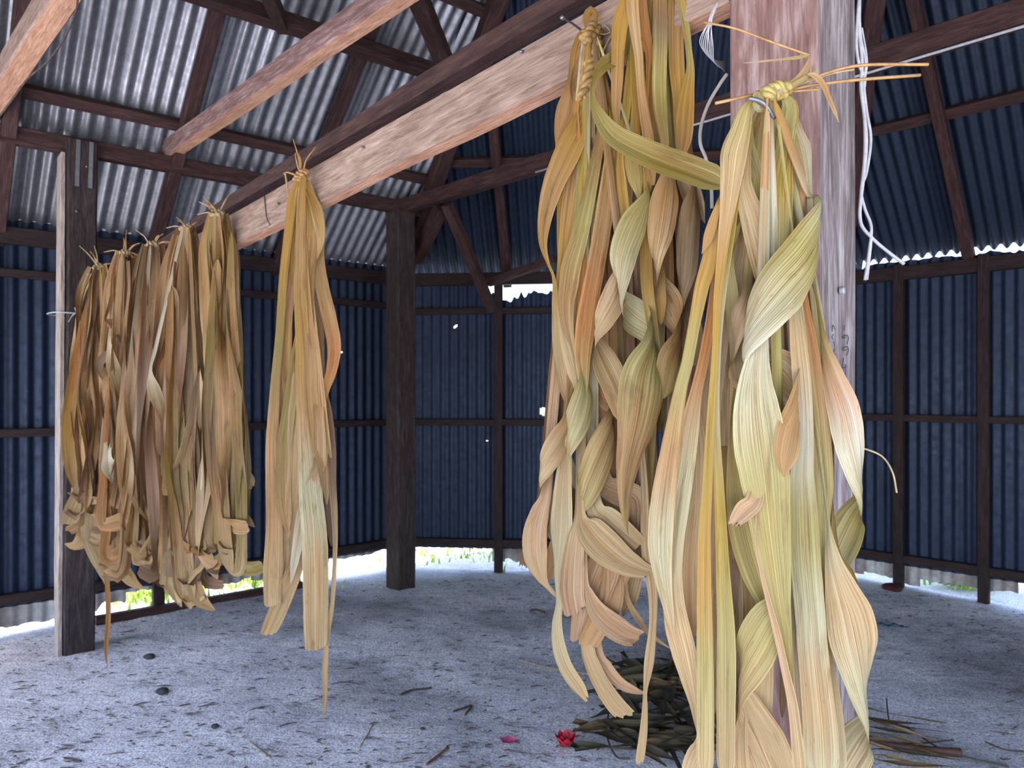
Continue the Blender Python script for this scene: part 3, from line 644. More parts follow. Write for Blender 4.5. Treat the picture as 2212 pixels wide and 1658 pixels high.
# ---- bundle B: behind and above, its tie out of the picture
DB = 1.32
B = empty('leaf_bundle', P(1410, -70, DB), label='golden leaf bundle tied above the frame, one broad leaf looping sideways', cat='leaf bundle'); ROOT[B.name] = (1410, -70)
for pts, cols, kw in [
    ([(1365, -60, 12), (1352, 5, 30), (1340, 50, 34), (1335, 110, 28), (1333, 170, 26), (1331, 230, 19), (1335, 270, 12), (1340, 320, 10)], ('gold', 'gold', 'tan', 'olive'), dict(dd0=2.5)),
    ([(1375, -60, 16), (1366, 0, 27), (1371, 60, 23), (1379, 120, 18), (1384, 190, 16), (1392, 250, 20), (1402, 310, 24), (1412, 400, 20)], ('tan', 'beige', 'tan', 'tan'), dict(dd0=3)),
    ([(1372, 60, 8), (1360, 150, 15), (1352, 240, 18), (1340, 330, 15), (1342, 390, 21), (1350, 460, 21), (1353, 530, 12)], ('gold', 'yel', 'gold', 'yel'), dict(dd0=0.6)),
    ([(1366, 70, 8), (1368, 150, 15), (1374, 220, 20), (1372, 280, 24), (1366, 340, 34), (1374, 390, 31), (1382, 435, 12)], ('yel', 'yel', 'gold', 'yg'), dict(dd0=1.2)),
    ([(1385, -40, 12), (1390, 30, 20), (1396, 80, 22), (1402, 115, 16), (1400, 160, 8), (1396, 260, 8)], ('tan', 'org', 'gold'), dict(dd0=1.8)),
    ([(1384, 90, 10), (1385, 170, 16), (1391, 230, 21), (1402, 300, 18), (1408, 400, 14)], ('gold', 'org', 'tan'), dict(dd0=2.2)),
    ([(1428, -60, 22), (1426, 0, 30), (1426, 100, 31), (1424, 180, 30), (1427, 240, 27), (1434, 290, 20), (1442, 350, 14)], ('gold', 'grey', 'yg', 'olive', 'tan'), dict(dd0=3.4)),
    ([(1455, -60, 24), (1461, 0, 36), (1460, 90, 33), (1463, 160, 32), (1466, 220, 24), (1460, 300, 14)], ('gold', 'tan', 'gold', 'tan'), dict(dd0=2.6)),
    ([(1460, -50, 14), (1472, 0, 20), (1482, 60, 16), (1488, 110, 14), (1491, 150, 18), (1485, 200, 29), (1480, 250, 37), (1477, 295, 36), (1470, 350, 28)], ('gold', 'yg', 'gold', 'tan'), dict(dd0=4)),
    ([(1440, 60, 20), (1446, 200, 28), (1450, 330, 30), (1440, 430, 30)], ('brown', 'olive', 'grey'), dict(dd0=0)),
    ([(1405, 120, 14), (1412, 240, 24), (1420, 340, 26), (1416, 440, 24), (1420, 560, 30), (1428, 700, 26)], ('olive', 'gold', 'grey', 'gold'), dict(dd0=0)),
    ([(1395, 330, 12), (1399, 400, 18), (1391, 445, 8)], ('olive', 'gold'), dict(dd0=2)),
    # the broad leaf that loops out and crosses to the post
    ([(1352, 118, 26, 0, 0), (1322, 130, 34, 0, 2), (1297, 148, 26, 20, 4), (1282, 180, 14, 40, 5), (1281, 212, 14, 20, 5), (1292, 245, 26, 0, 6), (1322, 288, 44, 0, 8), (1370, 318, 54, 0, 11), (1430, 345, 60, 0, 14), (1490, 366, 60, 0, 17), (1545, 388, 59, 0, 20), (1575, 402, 54, 0, 21)], ('olive', 'yg', 'olive', 'yg', 'olive', 'yg'), dict(cup=.25)),
    # winding
    ([(1446, 360, 26, 30), (1437, 430, 60, 10), (1427, 500, 56, 0), (1418, 560, 34, -45), (1421, 600, 40, -110), (1440, 645, 60, -175), (1462, 690, 60, -235), (1468, 730, 52, -290), (1450, 775, 58, -340), (1440, 825, 50, -360), (1432, 860, 36, -380)], ('tan', 'grey', 'yg', 'tan', 'beige', 'tan', 'olive'), dict(R=2.2, dd0=1.2)),
    ([(1502, 390, 16, 60), (1493, 450, 42, 20), (1486, 520, 48, 0), (1482, 580, 46, -20), (1475, 640, 40, -80), (1486, 685, 46, -160), (1500, 730, 40, -200), (1500, 790, 30, -220)], ('grey', 'tan', 'grey', 'grey'), dict(R=1.8, dd0=1)),
    ([(1468, 370, 20), (1490, 410, 42), (1510, 455, 30), (1523, 482, 8)], ('tan', 'grey', 'beige'), dict(dd0=1)),
    ([(1450, 640, 20), (1478, 740, 34), (1470, 800, 46), (1462, 880, 42), (1466, 980, 34)], ('grey', 'tan', 'grey'), dict(dd0=-1)),
    ([(1386, 430, 16), (1394, 520, 24), (1398, 620, 26), (1412, 720, 22), (1422, 800, 16)], ('gold', 'yg', 'gold', 'yg'), dict(dd0=0.5)),
    ]: leaf(B, pts, DB, cols, **kw)
filler(B, DB, 9, (1335, 1490), (760, 1150), ['brown', 'brown', 'mauve', 'olive'], dd=-8.5)  # back leaves again dark, their colour standing for shade in the gaps
knot(B, [(1400, -75, 2), (1420, -80, 3), (1445, -70, 2)], DB, 0.016, M_STRAW, 2)

# ---- bundle C: knotted on a bent nail on the near post
DC = 1.02
C = empty('leaf_bundle', P(1660, 205, DC), label='broad pale leaf bundle knotted on a bent nail on the thick near post', cat='leaf bundle'); ROOT[C.name] = (1660, 212)
for pts, cols, kw in [
    ([(1632, 210, 8), (1614, 230, 27), (1600, 280, 43), (1586, 326, 55), (1580, 380, 47), (1573, 440, 35), (1564, 510, 25), (1556, 580, 19), (1549, 650, 15), (1546, 740, 14), (1540, 840, 16), (1533, 940, 18), (1528, 1050, 21), (1522, 1150, 25), (1521, 1240, 29), (1522, 1350, 33), (1523, 1450, 36), (1524, 1560, 36), (1523, 1690, 38)], ('yg', 'beige', 'gold', 'yel', 'yel', 'gold', 'yg', 'beige'), dict(dd0=3.2)),
    ([(1596, 400, 10), (1580, 500, 16), (1565, 600, 16), (1555, 700, 13), (1549, 800, 13), (1547, 880, 14), (1548, 960, 18), (1553, 1050, 21), (1558, 1150, 25), (1562, 1240, 29), (1568, 1350, 37), (1569, 1450, 41), (1568, 1560, 39), (1568, 1690, 39)], ('tan', 'yel', 'pale', 'yel', 'yg', 'beige'), dict(dd0=2.8)),
    ([(1555, 430, 8), (1540, 480, 20), (1526, 525, 21), (1516, 548, 8)], ('yg', 'gold', 'tan'), dict(dd0=2.4)),
    ([(1548, 450, 10), (1532, 560, 31), (1516, 620, 30), (1500, 700, 25), (1485, 780, 25), (1470, 840, 27), (1456, 920, 35), (1443, 1000, 43), (1433, 1070, 50), (1427, 1138, 53), (1427, 1200, 48), (1434, 1260, 34), (1445, 1320, 20), (1456, 1380, 8)], ('gold', 'tan', 'gold', 'yg', 'tan', 'pale', 'beige'), dict(dd0=2)),
    ([(1552, 500, 8), (1541, 640, 18), (1528, 730, 21), (1515, 800, 23), (1503, 850, 26), (1490, 920, 40), (1478, 1000, 46), (1466, 1080, 48), (1455, 1170, 44), (1452, 1240, 42), (1455, 1300, 46), (1465, 1360, 54), (1478, 1410, 52), (1490, 1465, 40), (1501, 1525, 20), (1508, 1590, 8)], ('gold', 'tan', 'org', 'pale', 'beige', 'beige'), dict(dd0=1.2)),
    ([(1620, 250, 10), (1610, 340, 24), (1606, 400, 35), (1622, 460, 48), (1638, 520, 54), (1651, 575, 52), (1660, 640, 40)], ('gold', 'beige', 'beige', 'tan'), dict(dd0=1.6)),
    ([(1622, 230, 8), (1618, 300, 20), (1630, 350, 24), (1646, 400, 30), (1657, 450, 30), (1668, 510, 26)], ('yg', 'yg', 'pale', 'tan'), dict(dd0=0.6)),
    ([(1690, 203, 8), (1706, 230, 34), (1700, 280, 37), (1693, 335, 37), (1687, 385, 49), (1685, 450, 51), (1684, 520, 47), (1680, 590, 40)], ('yg', 'yg', 'yel', 'yg', 'yg'), dict(dd0=2.4)),
    ([(1684, 208, 8), (1685, 280, 10), (1679, 340, 13), (1664, 395, 18), (1650, 440, 14)], ('yg', 'pale', 'wht'), dict(dd0=1)),
    ([(1710, 230, 10), (1724, 285, 22), (1737, 320, 27), (1745, 370, 16), (1749, 420, 12), (1752, 500, 16)], ('beige', 'wht', 'beige'), dict(dd0=1)),
    ([(1712, 280, 12), (1721, 345, 27), (1731, 400, 20), (1728, 460, 14), (1722, 540, 16)], ('yg', 'beige', 'tan', 'yg'), dict(dd0=1.6)),
    ([(1738, 370, 14), (1744, 430, 25), (1747, 490, 26), (1738, 560, 22)], ('tan', 'beige', 'pale'), dict(dd0=0.6)),
    ([(1720, 380, 14), (1720, 460, 20), (1718, 530, 18)], ('gold', 'yg'), dict(dd0=.8)),
    # the wide winding band
    ([(1752, 430, 40, 150), (1766, 490, 96, 95), (1740, 556, 110, 45), (1692, 615, 112, 5), (1648, 672, 100, -32), (1616, 725, 82, -70), (1608, 765, 62, -105), (1640, 775, 60, -150), (1684, 800, 88, -182), (1716, 848, 80, -245), (1721, 890, 70, -290), (1708, 930, 60, -325), (1697, 990, 48, -355), (1694, 1030, 24, -370)], ('gold', 'tan', 'pale', 'yg', 'pale', 'wht', 'beige', 'tan', 'tan'), dict(R=3.0, dd0=3.4)),
    ([(1646, 690, 24), (1638, 760, 44), (1632, 820, 68), (1633, 880, 94), (1640, 950, 110), (1650, 1020, 105), (1657, 1080, 93), (1665, 1157, 81), (1676, 1240, 62), (1686, 1310, 42), (1698, 1380, 25), (1705, 1450, 15), (1711, 1520, 11), (1722, 1600, 12), (1730, 1690, 14)], ('beige', 'pale', 'wht', 'pale', 'yg', 'yg', 'olive', 'tan'), dict(dd0=5.2)),
    ([(1634, 1170, 6), (1646, 1240, 8), (1658, 1290, 11), (1679, 1370, 15), (1697, 1450, 17), (1712, 1520, 21), (1722, 1600, 25), (1731, 1690, 32)], ('beige', 'pink', 'beige'), dict(dd0=5.6)),
    ([(1712, 540, 14), (1715, 640, 21), (1722, 720, 31), (1730, 800, 37), (1736, 877, 36), (1737, 940, 38), (1733, 1020, 48), (1735, 1100, 57), (1739, 1200, 63), (1750, 1327, 61), (1757, 1420, 62), (1765, 1500, 66), (1772, 1580, 70), (1776, 1690, 74)], ('yg', 'yg', 'pale', 'beige', 'wht', 'yg', 'pale', 'beige', 'pale'), dict(dd0=3)),
    ([(1726, 560, 14), (1735, 660, 25), (1748, 732, 29), (1760, 823, 37), (1769, 895, 38), (1774, 960, 41), (1779, 1049, 39), (1776, 1139, 28), (1776, 1230, 23), (1780, 1330, 18), (1787, 1420, 24), (1797, 1510, 36), (1805, 1600, 40), (1808, 1690, 42)], ('tan', 'beige', 'org', 'tan', 'yg', 'yg', 'beige', 'pale'), dict(dd0=2.2)),
    ([(1762, 640, 20, -80), (1778, 740, 32, -60), (1797, 810, 48, -25), (1822, 885, 66, 0), (1837, 955, 64, 20), (1850, 1015, 58, 50), (1860, 1075, 52, 90), (1842, 1120, 66, 150), (1822, 1165, 72, 175), (1802, 1215, 62, 200), (1795, 1260, 30, 220)], ('beige', 'yg', 'wht', 'yg', 'pink', 'wht', 'yg', 'pale'), dict(R=2.2, dd0=1.8)),
    ([(1750, 560, 12), (1762, 650, 20), (1772, 720, 22), (1780, 790, 16)], ('tan', 'beige', 'yg'), dict(dd0=1)),
    ([(1786, 1110, 10, -60), (1797, 1200, 36, -30), (1814, 1262, 64, -10), (1834, 1325, 94, 0), (1846, 1385, 100, 15), (1856, 1445, 82, 40), (1864, 1505, 70, 70), (1872, 1562, 62, 100), (1852, 1605, 82, 155), (1830, 1645, 82, 180), (1806, 1700, 80, 190)], ('yg', 'yg', 'pale', 'yg', 'pale', 'beige', 'pale', 'beige'), dict(R=2.4, dd0=2.4)),
    ([(1808, 1190, 12), (1826, 1240, 36), (1842, 1290, 30), (1838, 1340, 20)], ('yg', 'gold'), dict(dd0=0)),
    ([(1612, 640, 26, 40), (1597, 690, 42, -20), (1588, 745, 36, -80), (1590, 800, 36, -160), (1602, 850, 34, -190)], ('olive', 'yg', 'grey', 'beige'), dict(R=1.4, dd0=1.4)),
    ([(1574, 560, 20), (1580, 640, 30), (1588, 720, 28), (1596, 830, 30)], ('gold', 'yg', 'grey'), dict(dd0=.4)),
    ([(1582, 930, 14), (1590, 1030, 40), (1601, 1110, 60), (1616, 1180, 66), (1636, 1245, 60), (1656, 1300, 40), (1672, 1350, 18)], ('pale', 'yg', 'olive', 'yg'), dict(dd0=2)),
    ([(1632, 1070, 36), (1607, 1103, 42), (1582, 1132, 22)], ('org', 'beige', 'pink'), dict(dd0=4.6, cut=.4)),
    ([(1692, 1280, 50, 70), (1664, 1338, 86, 25), (1637, 1390, 90, 0), (1613, 1442, 82, -50), (1599, 1492, 72, -92), (1612, 1540, 84, -140), (1640, 1600, 110, -172), (1665, 1662, 112, -180), (1692, 1730, 100, -186)], ('tan', 'wht', 'yg', 'yg', 'pale', 'yg', 'beige', 'beige'), dict(R=2.4, dd0=2.0)),
    ([(1588, 1160, 40), (1594, 1240, 60), (1600, 1330, 66), (1592, 1420, 44), (1588, 1500, 30)], ('brown', 'grey', 'olive', 'grey'), dict(dd0=-.6)),
    ([(1710, 1270, 12), (1722, 1350, 26), (1723, 1440, 31), (1730, 1520, 35), (1742, 1610, 30), (1750, 1690, 24)], ('pale', 'wht', 'beige'), dict(dd0=.6)),
    ([(1560, 1000, 20), (1572, 1100, 34), (1582, 1220, 30), (1580, 1340, 26)], ('grey', 'tan', 'brown'), dict(dd0=-.6)),
    ([(1520, 1580, 24), (1500, 1630, 34), (1478, 1690, 34)], ('beige', 'beige'), dict(dd0=1)),
    ([(1600, 1600, 30), (1606, 1690, 40)], ('tan', 'beige'), dict(dd0=.5)),
    ([(1696, 880, 30), (1704, 960, 36), (1702, 1060, 30), (1700, 1200, 26)], ('grey', 'tan', 'brown'), dict(dd0=-.4)),
    ([(1500, 860, 20), (1506, 960, 36), (1504, 1080, 40), (1492, 1240, 40), (1494, 1380, 40)], ('grey', 'tan', 'beige', 'tan'), dict(dd0=-.5)),
    # small dry leaves at the knot
    ([(1690, 192, 10), (1722, 172, 15), (1740, 150, 13), (1748, 128, 6), (1744, 118, 4)], ('yg', 'beige', 'tan'), dict(dd0=3)),
    ([(1750, 118, 5), (1725, 124, 8), (1690, 128, 5), (1640, 133, 4), (1606, 136, 3)], ('yg', 'beige', 'wht'), dict(dd0=3)),
    ([(1744, 160, 8), (1760, 163, 12), (1778, 182, 12), (1792, 215, 9), (1803, 240, 8), (1812, 264, 3)], ('beige', 'tan', 'beige'), dict(dd0=4)),
    ([(1690, 200, 12), (1715, 185, 14), (1745, 166, 10), (1758, 155, 5)], ('yg', 'beige'), dict(dd0=3.4)),
    ]: leaf(C, pts, DC, cols, **kw)
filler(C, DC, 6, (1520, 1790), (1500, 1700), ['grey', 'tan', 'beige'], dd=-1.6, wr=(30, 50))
def wrap(pts, D, wpx, cols): leaf(C, pts, D, cols, cup=.5, dd0=3.5)
knot(C, [(1634, 224, 2.4), (1655, 208, 3.4), (1676, 196, 3), (1700, 194, 2.2)], DC, 0.0085, plain('knot_straw', (0.33, 0.25, 0.08), 0.55, .3, 60), 2.2)
for pts in ([(1634, 198, 12), (1637, 214, 20), (1650, 226, 16), (1664, 224, 8)], [(1650, 186, 8), (1652, 205, 16), (1660, 222, 12)], [(1664, 180, 8), (1668, 198, 18), (1676, 216, 10)], [(1676, 178, 8), (1682, 194, 16), (1690, 208, 8)],
            [(1626, 222, 8), (1640, 236, 14), (1655, 232, 10)]): wrap(pts, DC - .006, 0, ('yg', 'pale', 'tan'))
for pts, r in (([(1690, 196, 2), (1745, 172, 3), (1850, 142, 3.4), (2005, 139, 3)], .0022), ([(1692, 200, 2), (1745, 186, 3), (1845, 173, 3.4), (1988, 162, 3)], .0022), ([(1695, 199, 2), (1730, 196, 3), (1769, 193, 3.4)], .0016),
               ([(1690, 196, 2), (1740, 178, 3), (1800, 158, 3), (1845, 150, 3)], .0014), ([(1640, 202, 2), (1590, 213, 3), (1545, 223, 3)], .0022), ([(1748, 119, 3), (1660, 88, 2.5), (1590, 62, 1), (1522, 48, -2)], .0016),
               ([(1744, 172, 3), (1756, 156, 3.2), (1758, 143, 3)], .0016), ([(1862, 975, 0), (1864, 968, 0), (1905, 985, -1), (1928, 1020, -2), (1937, 1064, -2)], .0013)):
    stalk(C, pts, DC, r, M_STRAW if r > .0015 else M_STRAWG)
tube('nail', [P(1619, 212, DC - .045), P(1640, 217, DC - .05), P(1655, 228, DC - .05), (P(1673, 256, DC - .04))], 0.0028, M_STEEL, near_post, n=20, sides=8)

# ---- single bundle in the middle of the beam
DM = 2.28
Mb = empty('leaf_bundle', P(652, 375, DM), label='lone slender tan leaf bundle hanging apart in the middle of the pale beam', cat='leaf bundle'); ROOT[Mb.name] = (653, 380)
for pts, cols, kw in [
    ([(648, 378, 8), (632, 430, 20), (623, 500, 18), (612, 600, 18), (604, 720, 17), (597, 800, 19), (592, 880, 23), (588, 960, 27), (590, 1050, 31), (592, 1150, 35), (590, 1230, 41), (589, 1308, 36)], ('gold', 'gold', 'olive', 'tan', 'tan', 'beige'), dict(dd0=3, cut=.1)),
    ([(656, 1130, 24), (645, 1190, 33), (630, 1245, 36), (610, 1295, 38), (590, 1342, 37), (576, 1370, 28)], ('tan', 'tan', 'beige'), dict(dd0=1.5, cut=.3)),
    ([(655, 380, 12), (650, 480, 20), (648, 600, 26), (652, 720, 28), (656, 850, 33), (665, 980, 42), (672, 1080, 50), (679, 1160, 54), (682, 1250, 54), (682, 1350, 51), (683, 1402, 46)], ('gold', 'tan', 'gold', 'tan', 'pale', 'beige', 'beige'), dict(dd0=4, cut=.15)),
    ([(664, 385, 8), (684, 450, 14), (690, 510, 20), (688, 560, 25), (696, 620, 29), (712, 690, 31), (722, 750, 29), (715, 805, 22), (700, 850, 18), (694, 920, 14)], ('gold', 'tan', 'tan', 'org', 'olive'), dict(dd0=2.5)),
    ([(688, 800, 18), (704, 890, 25), (715, 970, 21), (718, 1040, 16), (722, 1100, 14), (724, 1180, 10), (718, 1300, 9), (705, 1390, 10), (702, 1450, 12), (702, 1500, 9), (698, 1565, 2)], ('tan', 'tan', 'brown', 'beige', 'tan'), dict(dd0=2)),
    ([(660, 382, 10), (672, 480, 18), (668, 580, 25), (660, 680, 27), (640, 780, 27), (625, 880, 28), (615, 960, 32), (612, 1060, 32), (622, 1150, 24)], ('gold', 'tan', 'olive', 'tan'), dict(dd0=2.8)),
    ([(660, 400, 14, 40), (684, 455, 26, 0), (692, 520, 24, -40), (680, 590, 26, -100), (676, 680, 30, -60), (680, 800, 34, -20), (690, 930, 40, 0), (700, 1000, 36, 30), (706, 1090, 24, 60)], ('gold', 'beige', 'tan', 'beige'), dict(dd0=3.2)),
    ([(640, 400, 10), (628, 520, 16), (622, 660, 20), (618, 780, 24), (626, 880, 20)], ('olive', 'gold', 'tan'), dict(dd0=1)),
    ([(650, 700, 20), (648, 800, 30), (640, 920, 36), (640, 1010, 36), (636, 1090, 40), (632, 1150, 34)], ('olive', 'tan', 'beige', 'tan'), dict(dd0=2)),
    ([(690, 900, 20), (690, 1000, 26), (660, 1090, 30), (642, 1180, 22), (628, 1260, 10)], ('wht', 'tan', 'wht'), dict(dd0=3.6)),
    ([(668, 560, 20), (686, 700, 24), (690, 820, 24), (700, 960, 28), (712, 1060, 24), (716, 1180, 18)], ('brown', 'tan', 'brown'), dict(dd0=0)),
    ([(630, 600, 20), (612, 760, 26), (608, 900, 32), (610, 1000, 36), (620, 1120, 36), (618, 1220, 40), (612, 1300, 40)], ('tan', 'tan', 'beige'), dict(dd0=1)),
    ([(655, 500, 12), (660, 640, 22), (672, 780, 28), (680, 900, 30), (700, 1010, 34)], ('gold', 'tan', 'gold'), dict(dd0=3.4)),
    ]: leaf(Mb, pts, DM, cols, cross=6, **kw)
knot(Mb, [(640, 388, 2), (652, 376, 3), (664, 372, 2)], DM, 0.010, M_STRAW, 1.5)
for pts in ([(650, 372), (645, 340), (633, 300)], [(655, 372), (662, 345), (682, 318)], [(648, 374), (640, 345), (638, 330)], [(640, 378), (620, 372), (612, 376)], [(616, 374), (620, 400), (622, 425)], [(650, 370), (650, 350), (646, 332)]):
    stalk(Mb, pts, DM - .03, .0035, M_STRAW, taper=.0016)
for k in range(6): stalk(Mb, [(646 + 2.5 * k, 372, 2), (640 + 5 * k, 420, 2.6), (630 + 10 * k, 480, 2)], DM, .004, M_STRAW, taper=.002)

# ---- the cluster of older, browner bundles at the far end of the beam
def old_bundle(kx, ky, D, xl, xr, yb, n, label, seed, extra=(), cols=None):
    r = random.Random(seed); e = empty('leaf_bundle', P(kx, ky, D), label=label, cat='leaf bundle', group='older leaf bundles at the far end of the beam'); ROOT[e.name] = (kx, ky); D -= .05; n = int(n * 1.7)
    ks = cols or ['tan', 'brown', 'mauve', 'rust', 'mauve', 'tan', 'beige', 'rust', 'grey']
    for i in range(n):
        u = (i + .5) / n * 2 - 1; u += r.uniform(-.25, .25); ye = yb + r.uniform(-120, 10)
        xm = (xl + xr) / 2 + u * (xr - xl) / 2; pts = []; a0 = r.uniform(-60, 60); tw = r.choice((0, 0, 70, -70, 140, -160)) * r.uniform(.6, 1.2)
        dd = (1 - abs(u)) * 3.2 + r.uniform(-2.0, 3.0); w = r.uniform(15, 29) * 3.2 / D; ph = r.uniform(0, 6)
        m = 11
        for j in range(m):
            t = j / (m - 1); y = ky + 8 + (ye - ky - 8) * t
            xt = kx + u * 35 * min(1, .55 + t * 6); x = xt + (xm - xt) * min(1, t * 1.8) + math.sin(ph + t * (6 + 3 * math.sin(ph))) * 12 * t
            ww = w * (0.6 + 0.6 * min(1, t * 2.2)) * (1 if t < .9 else .85)
            pts.append((x, y - 10 * (1 - t) * math.cos(ph), ww, a0 + tw * t + 40 * math.sin(ph + t * 9), dd + 1.2 * math.sin(ph * 2 + t * 6)))
        if r.random() < .6:                                  # ends that curl aside
            sx = r.choice((-1, 1)); x, y, ww, aa, d2 = pts[-1]
            pts.append((x + sx * r.uniform(10, 26), y + r.uniform(10, 34), ww, aa + 50 * sx, d2 + 1.5))
            if r.random() < .5: pts.append((pts[-1][0] + sx * r.uniform(18, 34), pts[-1][1] - r.uniform(-6, 22), ww * .8, aa + 70 * sx, d2 + 3))
        c = [r.choice(ks) for _ in range(4)]
        leaf(e, pts, D, c, cross=6, seg=46, cut=r.uniform(-.5, .5), cup=.22)
    for (pts, c, kw) in extra: leaf(e, pts, D, c, cross=6, **kw)
    knot(e, [(kx - 9, ky + 4, 2), (kx, ky, 3), (kx + 9, ky + 3, 2)], D, 0.012, M_STRAWG, 1.4)
    for k in range(7):
        sx = r.uniform(-46, 46); sy = r.uniform(-52, 14)
        stalk(e, [(kx + r.uniform(-6, 6), ky + 4, 2), (kx + sx * .5, ky + sy * .45 - 4, 3), (kx + sx, ky + sy, r.uniform(-3, 6))], D, .004, M_STRAWG if k % 2 else M_STRAW, taper=.0018)
    return e
old_bundle(215, 575, 3.83, 160, 235, 1130, 11, 'brown leaf bundle at the far end, its sparse top nearest the dark post', 3, extra=[
    ([(206, 600, 7), (183, 700, 19), (166, 800, 27), (154, 920, 37), (156, 1000, 31), (166, 1070, 14)], ('tan', 'org', 'gold', 'tan'), dict(dd0=4)),
    ([(178, 1050, 30), (160, 1100, 38), (146, 1132, 28)], ('tan', 'beige'), dict(dd0=4, cut=.3)),
    ([(190, 1110, 30, 20), (182, 1160, 34, 0), (160, 1178, 26, -20), (140, 1174, 18, -30)], ('beige', 'tan'), dict(dd0=3)),
    ([(226, 880, 5), (216, 1000, 5), (222, 1100, 6), (228, 1200, 9), (234, 1320, 10), (229, 1400, 8), (232, 1442, 2)], ('gold', 'wht', 'tan', 'org'), dict(dd0=8)),
    ([(200, 1080, 30), (196, 1140, 38), (212, 1190, 42), (242, 1250, 34)], ('tan', 'pink', 'beige'), dict(dd0=3, cut=.3))])
old_bundle(270, 545, 3.55, 225, 290, 1180, 12, 'brown leaf bundle, second from the far end, leaves zigzagging in its middle', 5, extra=[
    ([(228, 690, 5, 0), (248, 700, 20, 0), (268, 745, 18, 0), (240, 760, 18, 0), (215, 785, 18, 0), (222, 820, 18, 0)], ('grey', 'brown', 'grey'), dict(dd0=4)),
    ([(218, 1125, 22), (240, 1132, 34), (275, 1118, 36), (292, 1098, 24)], ('beige', 'org', 'tan'), dict(dd0=7)),
    ([(232, 1200, 32), (262, 1196, 38), (292, 1160, 36), (308, 1110, 28)], ('tan', 'org', 'tan'), dict(dd0=6)),
    ([(250, 1160, 26), (262, 1220, 28), (285, 1255, 24), (312, 1272, 14)], ('beige', 'tan'), dict(dd0=3)),
    ([(232, 980, 18, -30), (236, 1010, 30, 0), (246, 1050, 10, 40)], ('wht', 'wht'), dict(dd0=6)),  # short white leaf piece, a painted glint
    ([(236, 740, 10, -40), (244, 790, 26, 0), (258, 830, 26, 30), (262, 870, 10, 60)], ('wht', 'beige'), dict(dd0=6))])  # pale leaf piece coloured as a highlight
old_bundle(330, 528, 3.27, 270, 345, 1220, 12, 'brown leaf bundle in the middle of the far cluster, under bristling dry stalks', 8, extra=[
    ([(312, 640, 24), (322, 660, 18), (350, 640, 12)], ('grey', 'tan'), dict(dd0=4)),
    ([(330, 650, 20), (332, 720, 30), (330, 800, 26), (325, 900, 30)], ('pink', 'tan', 'brown'), dict(dd0=4)),
    ([(300, 1210, 28), (328, 1180, 34), (350, 1140, 32), (358, 1100, 20)], ('tan', 'beige', 'tan'), dict(dd0=5)),
    ([(285, 1020, 14, -30), (292, 1060, 28, 0), (310, 1100, 26, 20), (322, 1130, 10, 50)], ('wht', 'tan'), dict(dd0=6)),  # white start of this leaf paints in a glint
    ([(345, 1110, 18), (348, 1190, 24), (362, 1250, 24), (392, 1310, 20)], ('tan', 'grey', 'beige'), dict(dd0=4))])
old_bundle(404, 492, 2.99, 335, 445, 1260, 15, 'widest tan leaf bundle of the far cluster, its top level with the beam', 13, extra=[
    ([(375, 620, 22), (372, 760, 28), (378, 880, 34), (380, 1000, 44), (388, 1100, 40), (395, 1180, 38), (400, 1250, 38), (412, 1315, 30)], ('tan', 'tan', 'olive', 'tan', 'beige'), dict(dd0=6)),
    ([(360, 1060, 20), (380, 1040, 40), (405, 990, 44), (425, 900, 34), (432, 800, 20)], ('beige', 'tan', 'grey'), dict(dd0=5)),
    ([(325, 800, 8, -40), (332, 840, 26, 0), (346, 880, 24, 20), (352, 930, 8, 60)], ('wht', 'wht', 'tan'), dict(dd0=6)),  # white leaf piece standing for a highlight on the cluster
    ([(412, 1230, 30), (430, 1290, 32), (464, 1318, 20)], ('beige', 'tan'), dict(dd0=5)),
    ([(428, 1110, 22), (432, 1170, 26), (455, 1220, 26), (470, 1250, 20)], ('wht', 'tan', 'beige'), dict(dd0=6)),
    ([(440, 1210, 10), (418, 1240, 12), (402, 1268, 10)], ('tan', 'beige'), dict(dd0=7))])
old_bundle(472, 462, 2.78, 440, 522, 1210, 13, 'slim olive tan leaf bundle at the near end of the far cluster', 17, cols=['tan', 'olive', 'tan', 'grey', 'beige'], extra=[
    ([(500, 500, 8), (498, 640, 20), (506, 780, 26), (515, 920, 30), (520, 1050, 26), (522, 1160, 22), (518, 1230, 26), (500, 1240, 20)], ('olive', 'tan', 'tan', 'olive', 'beige'), dict(dd0=5)),
    ([(520, 1010, 26), (534, 1035, 30), (545, 1050, 18)], ('tan', 'beige'), dict(dd0=0, cut=.3)),
    ([(522, 1100, 14), (538, 1125, 18), (550, 1138, 14)], ('tan', 'beige'), dict(dd0=0)),
    ([(470, 560, 16), (462, 700, 26), (456, 840, 30), (466, 980, 40), (476, 1080, 34), (486, 1180, 30), (500, 1240, 26)], ('tan', 'olive', 'grey', 'tan', 'beige'), dict(dd0=6))])
# stalks tangled over the tops of the cluster
# ------------------------------------------------------------------ cords and cables
cord = empty('cord', P(1858, 0, 1.16), label='frayed white split cord hanging down the right edge of the thick near post', cat='cord')
for pts, r in (([(1858, -60), (1856, 60), (1862, 130), (1860, 190), (1868, 260), (1868, 340), (1860, 420), (1859, 480), (1885, 515), (1920, 545), (1953, 570)], .0028),
               ([(1855, -60), (1858, 70), (1870, 135), (1866, 180), (1872, 240), (1881, 300), (1872, 370), (1860, 410), (1868, 450), (1882, 490), (1877, 545), (1868, 605)], .0024),
               ([(1860, -50), (1850, 80), (1856, 140), (1868, 170), (1864, 220), (1872, 300), (1866, 380), (1858, 450), (1860, 487)], .0024),
               ([(1880, 500), (1882, 520), (1878, 560), (1873, 604)], .0018), ([(1862, 60), (1872, 120), (1872, 150), (1862, 200)], .0014)):
    tube('strand', [P(a_, b_, 1.165) for a_, b_ in pts], r, M_CORD, cord, n=80)
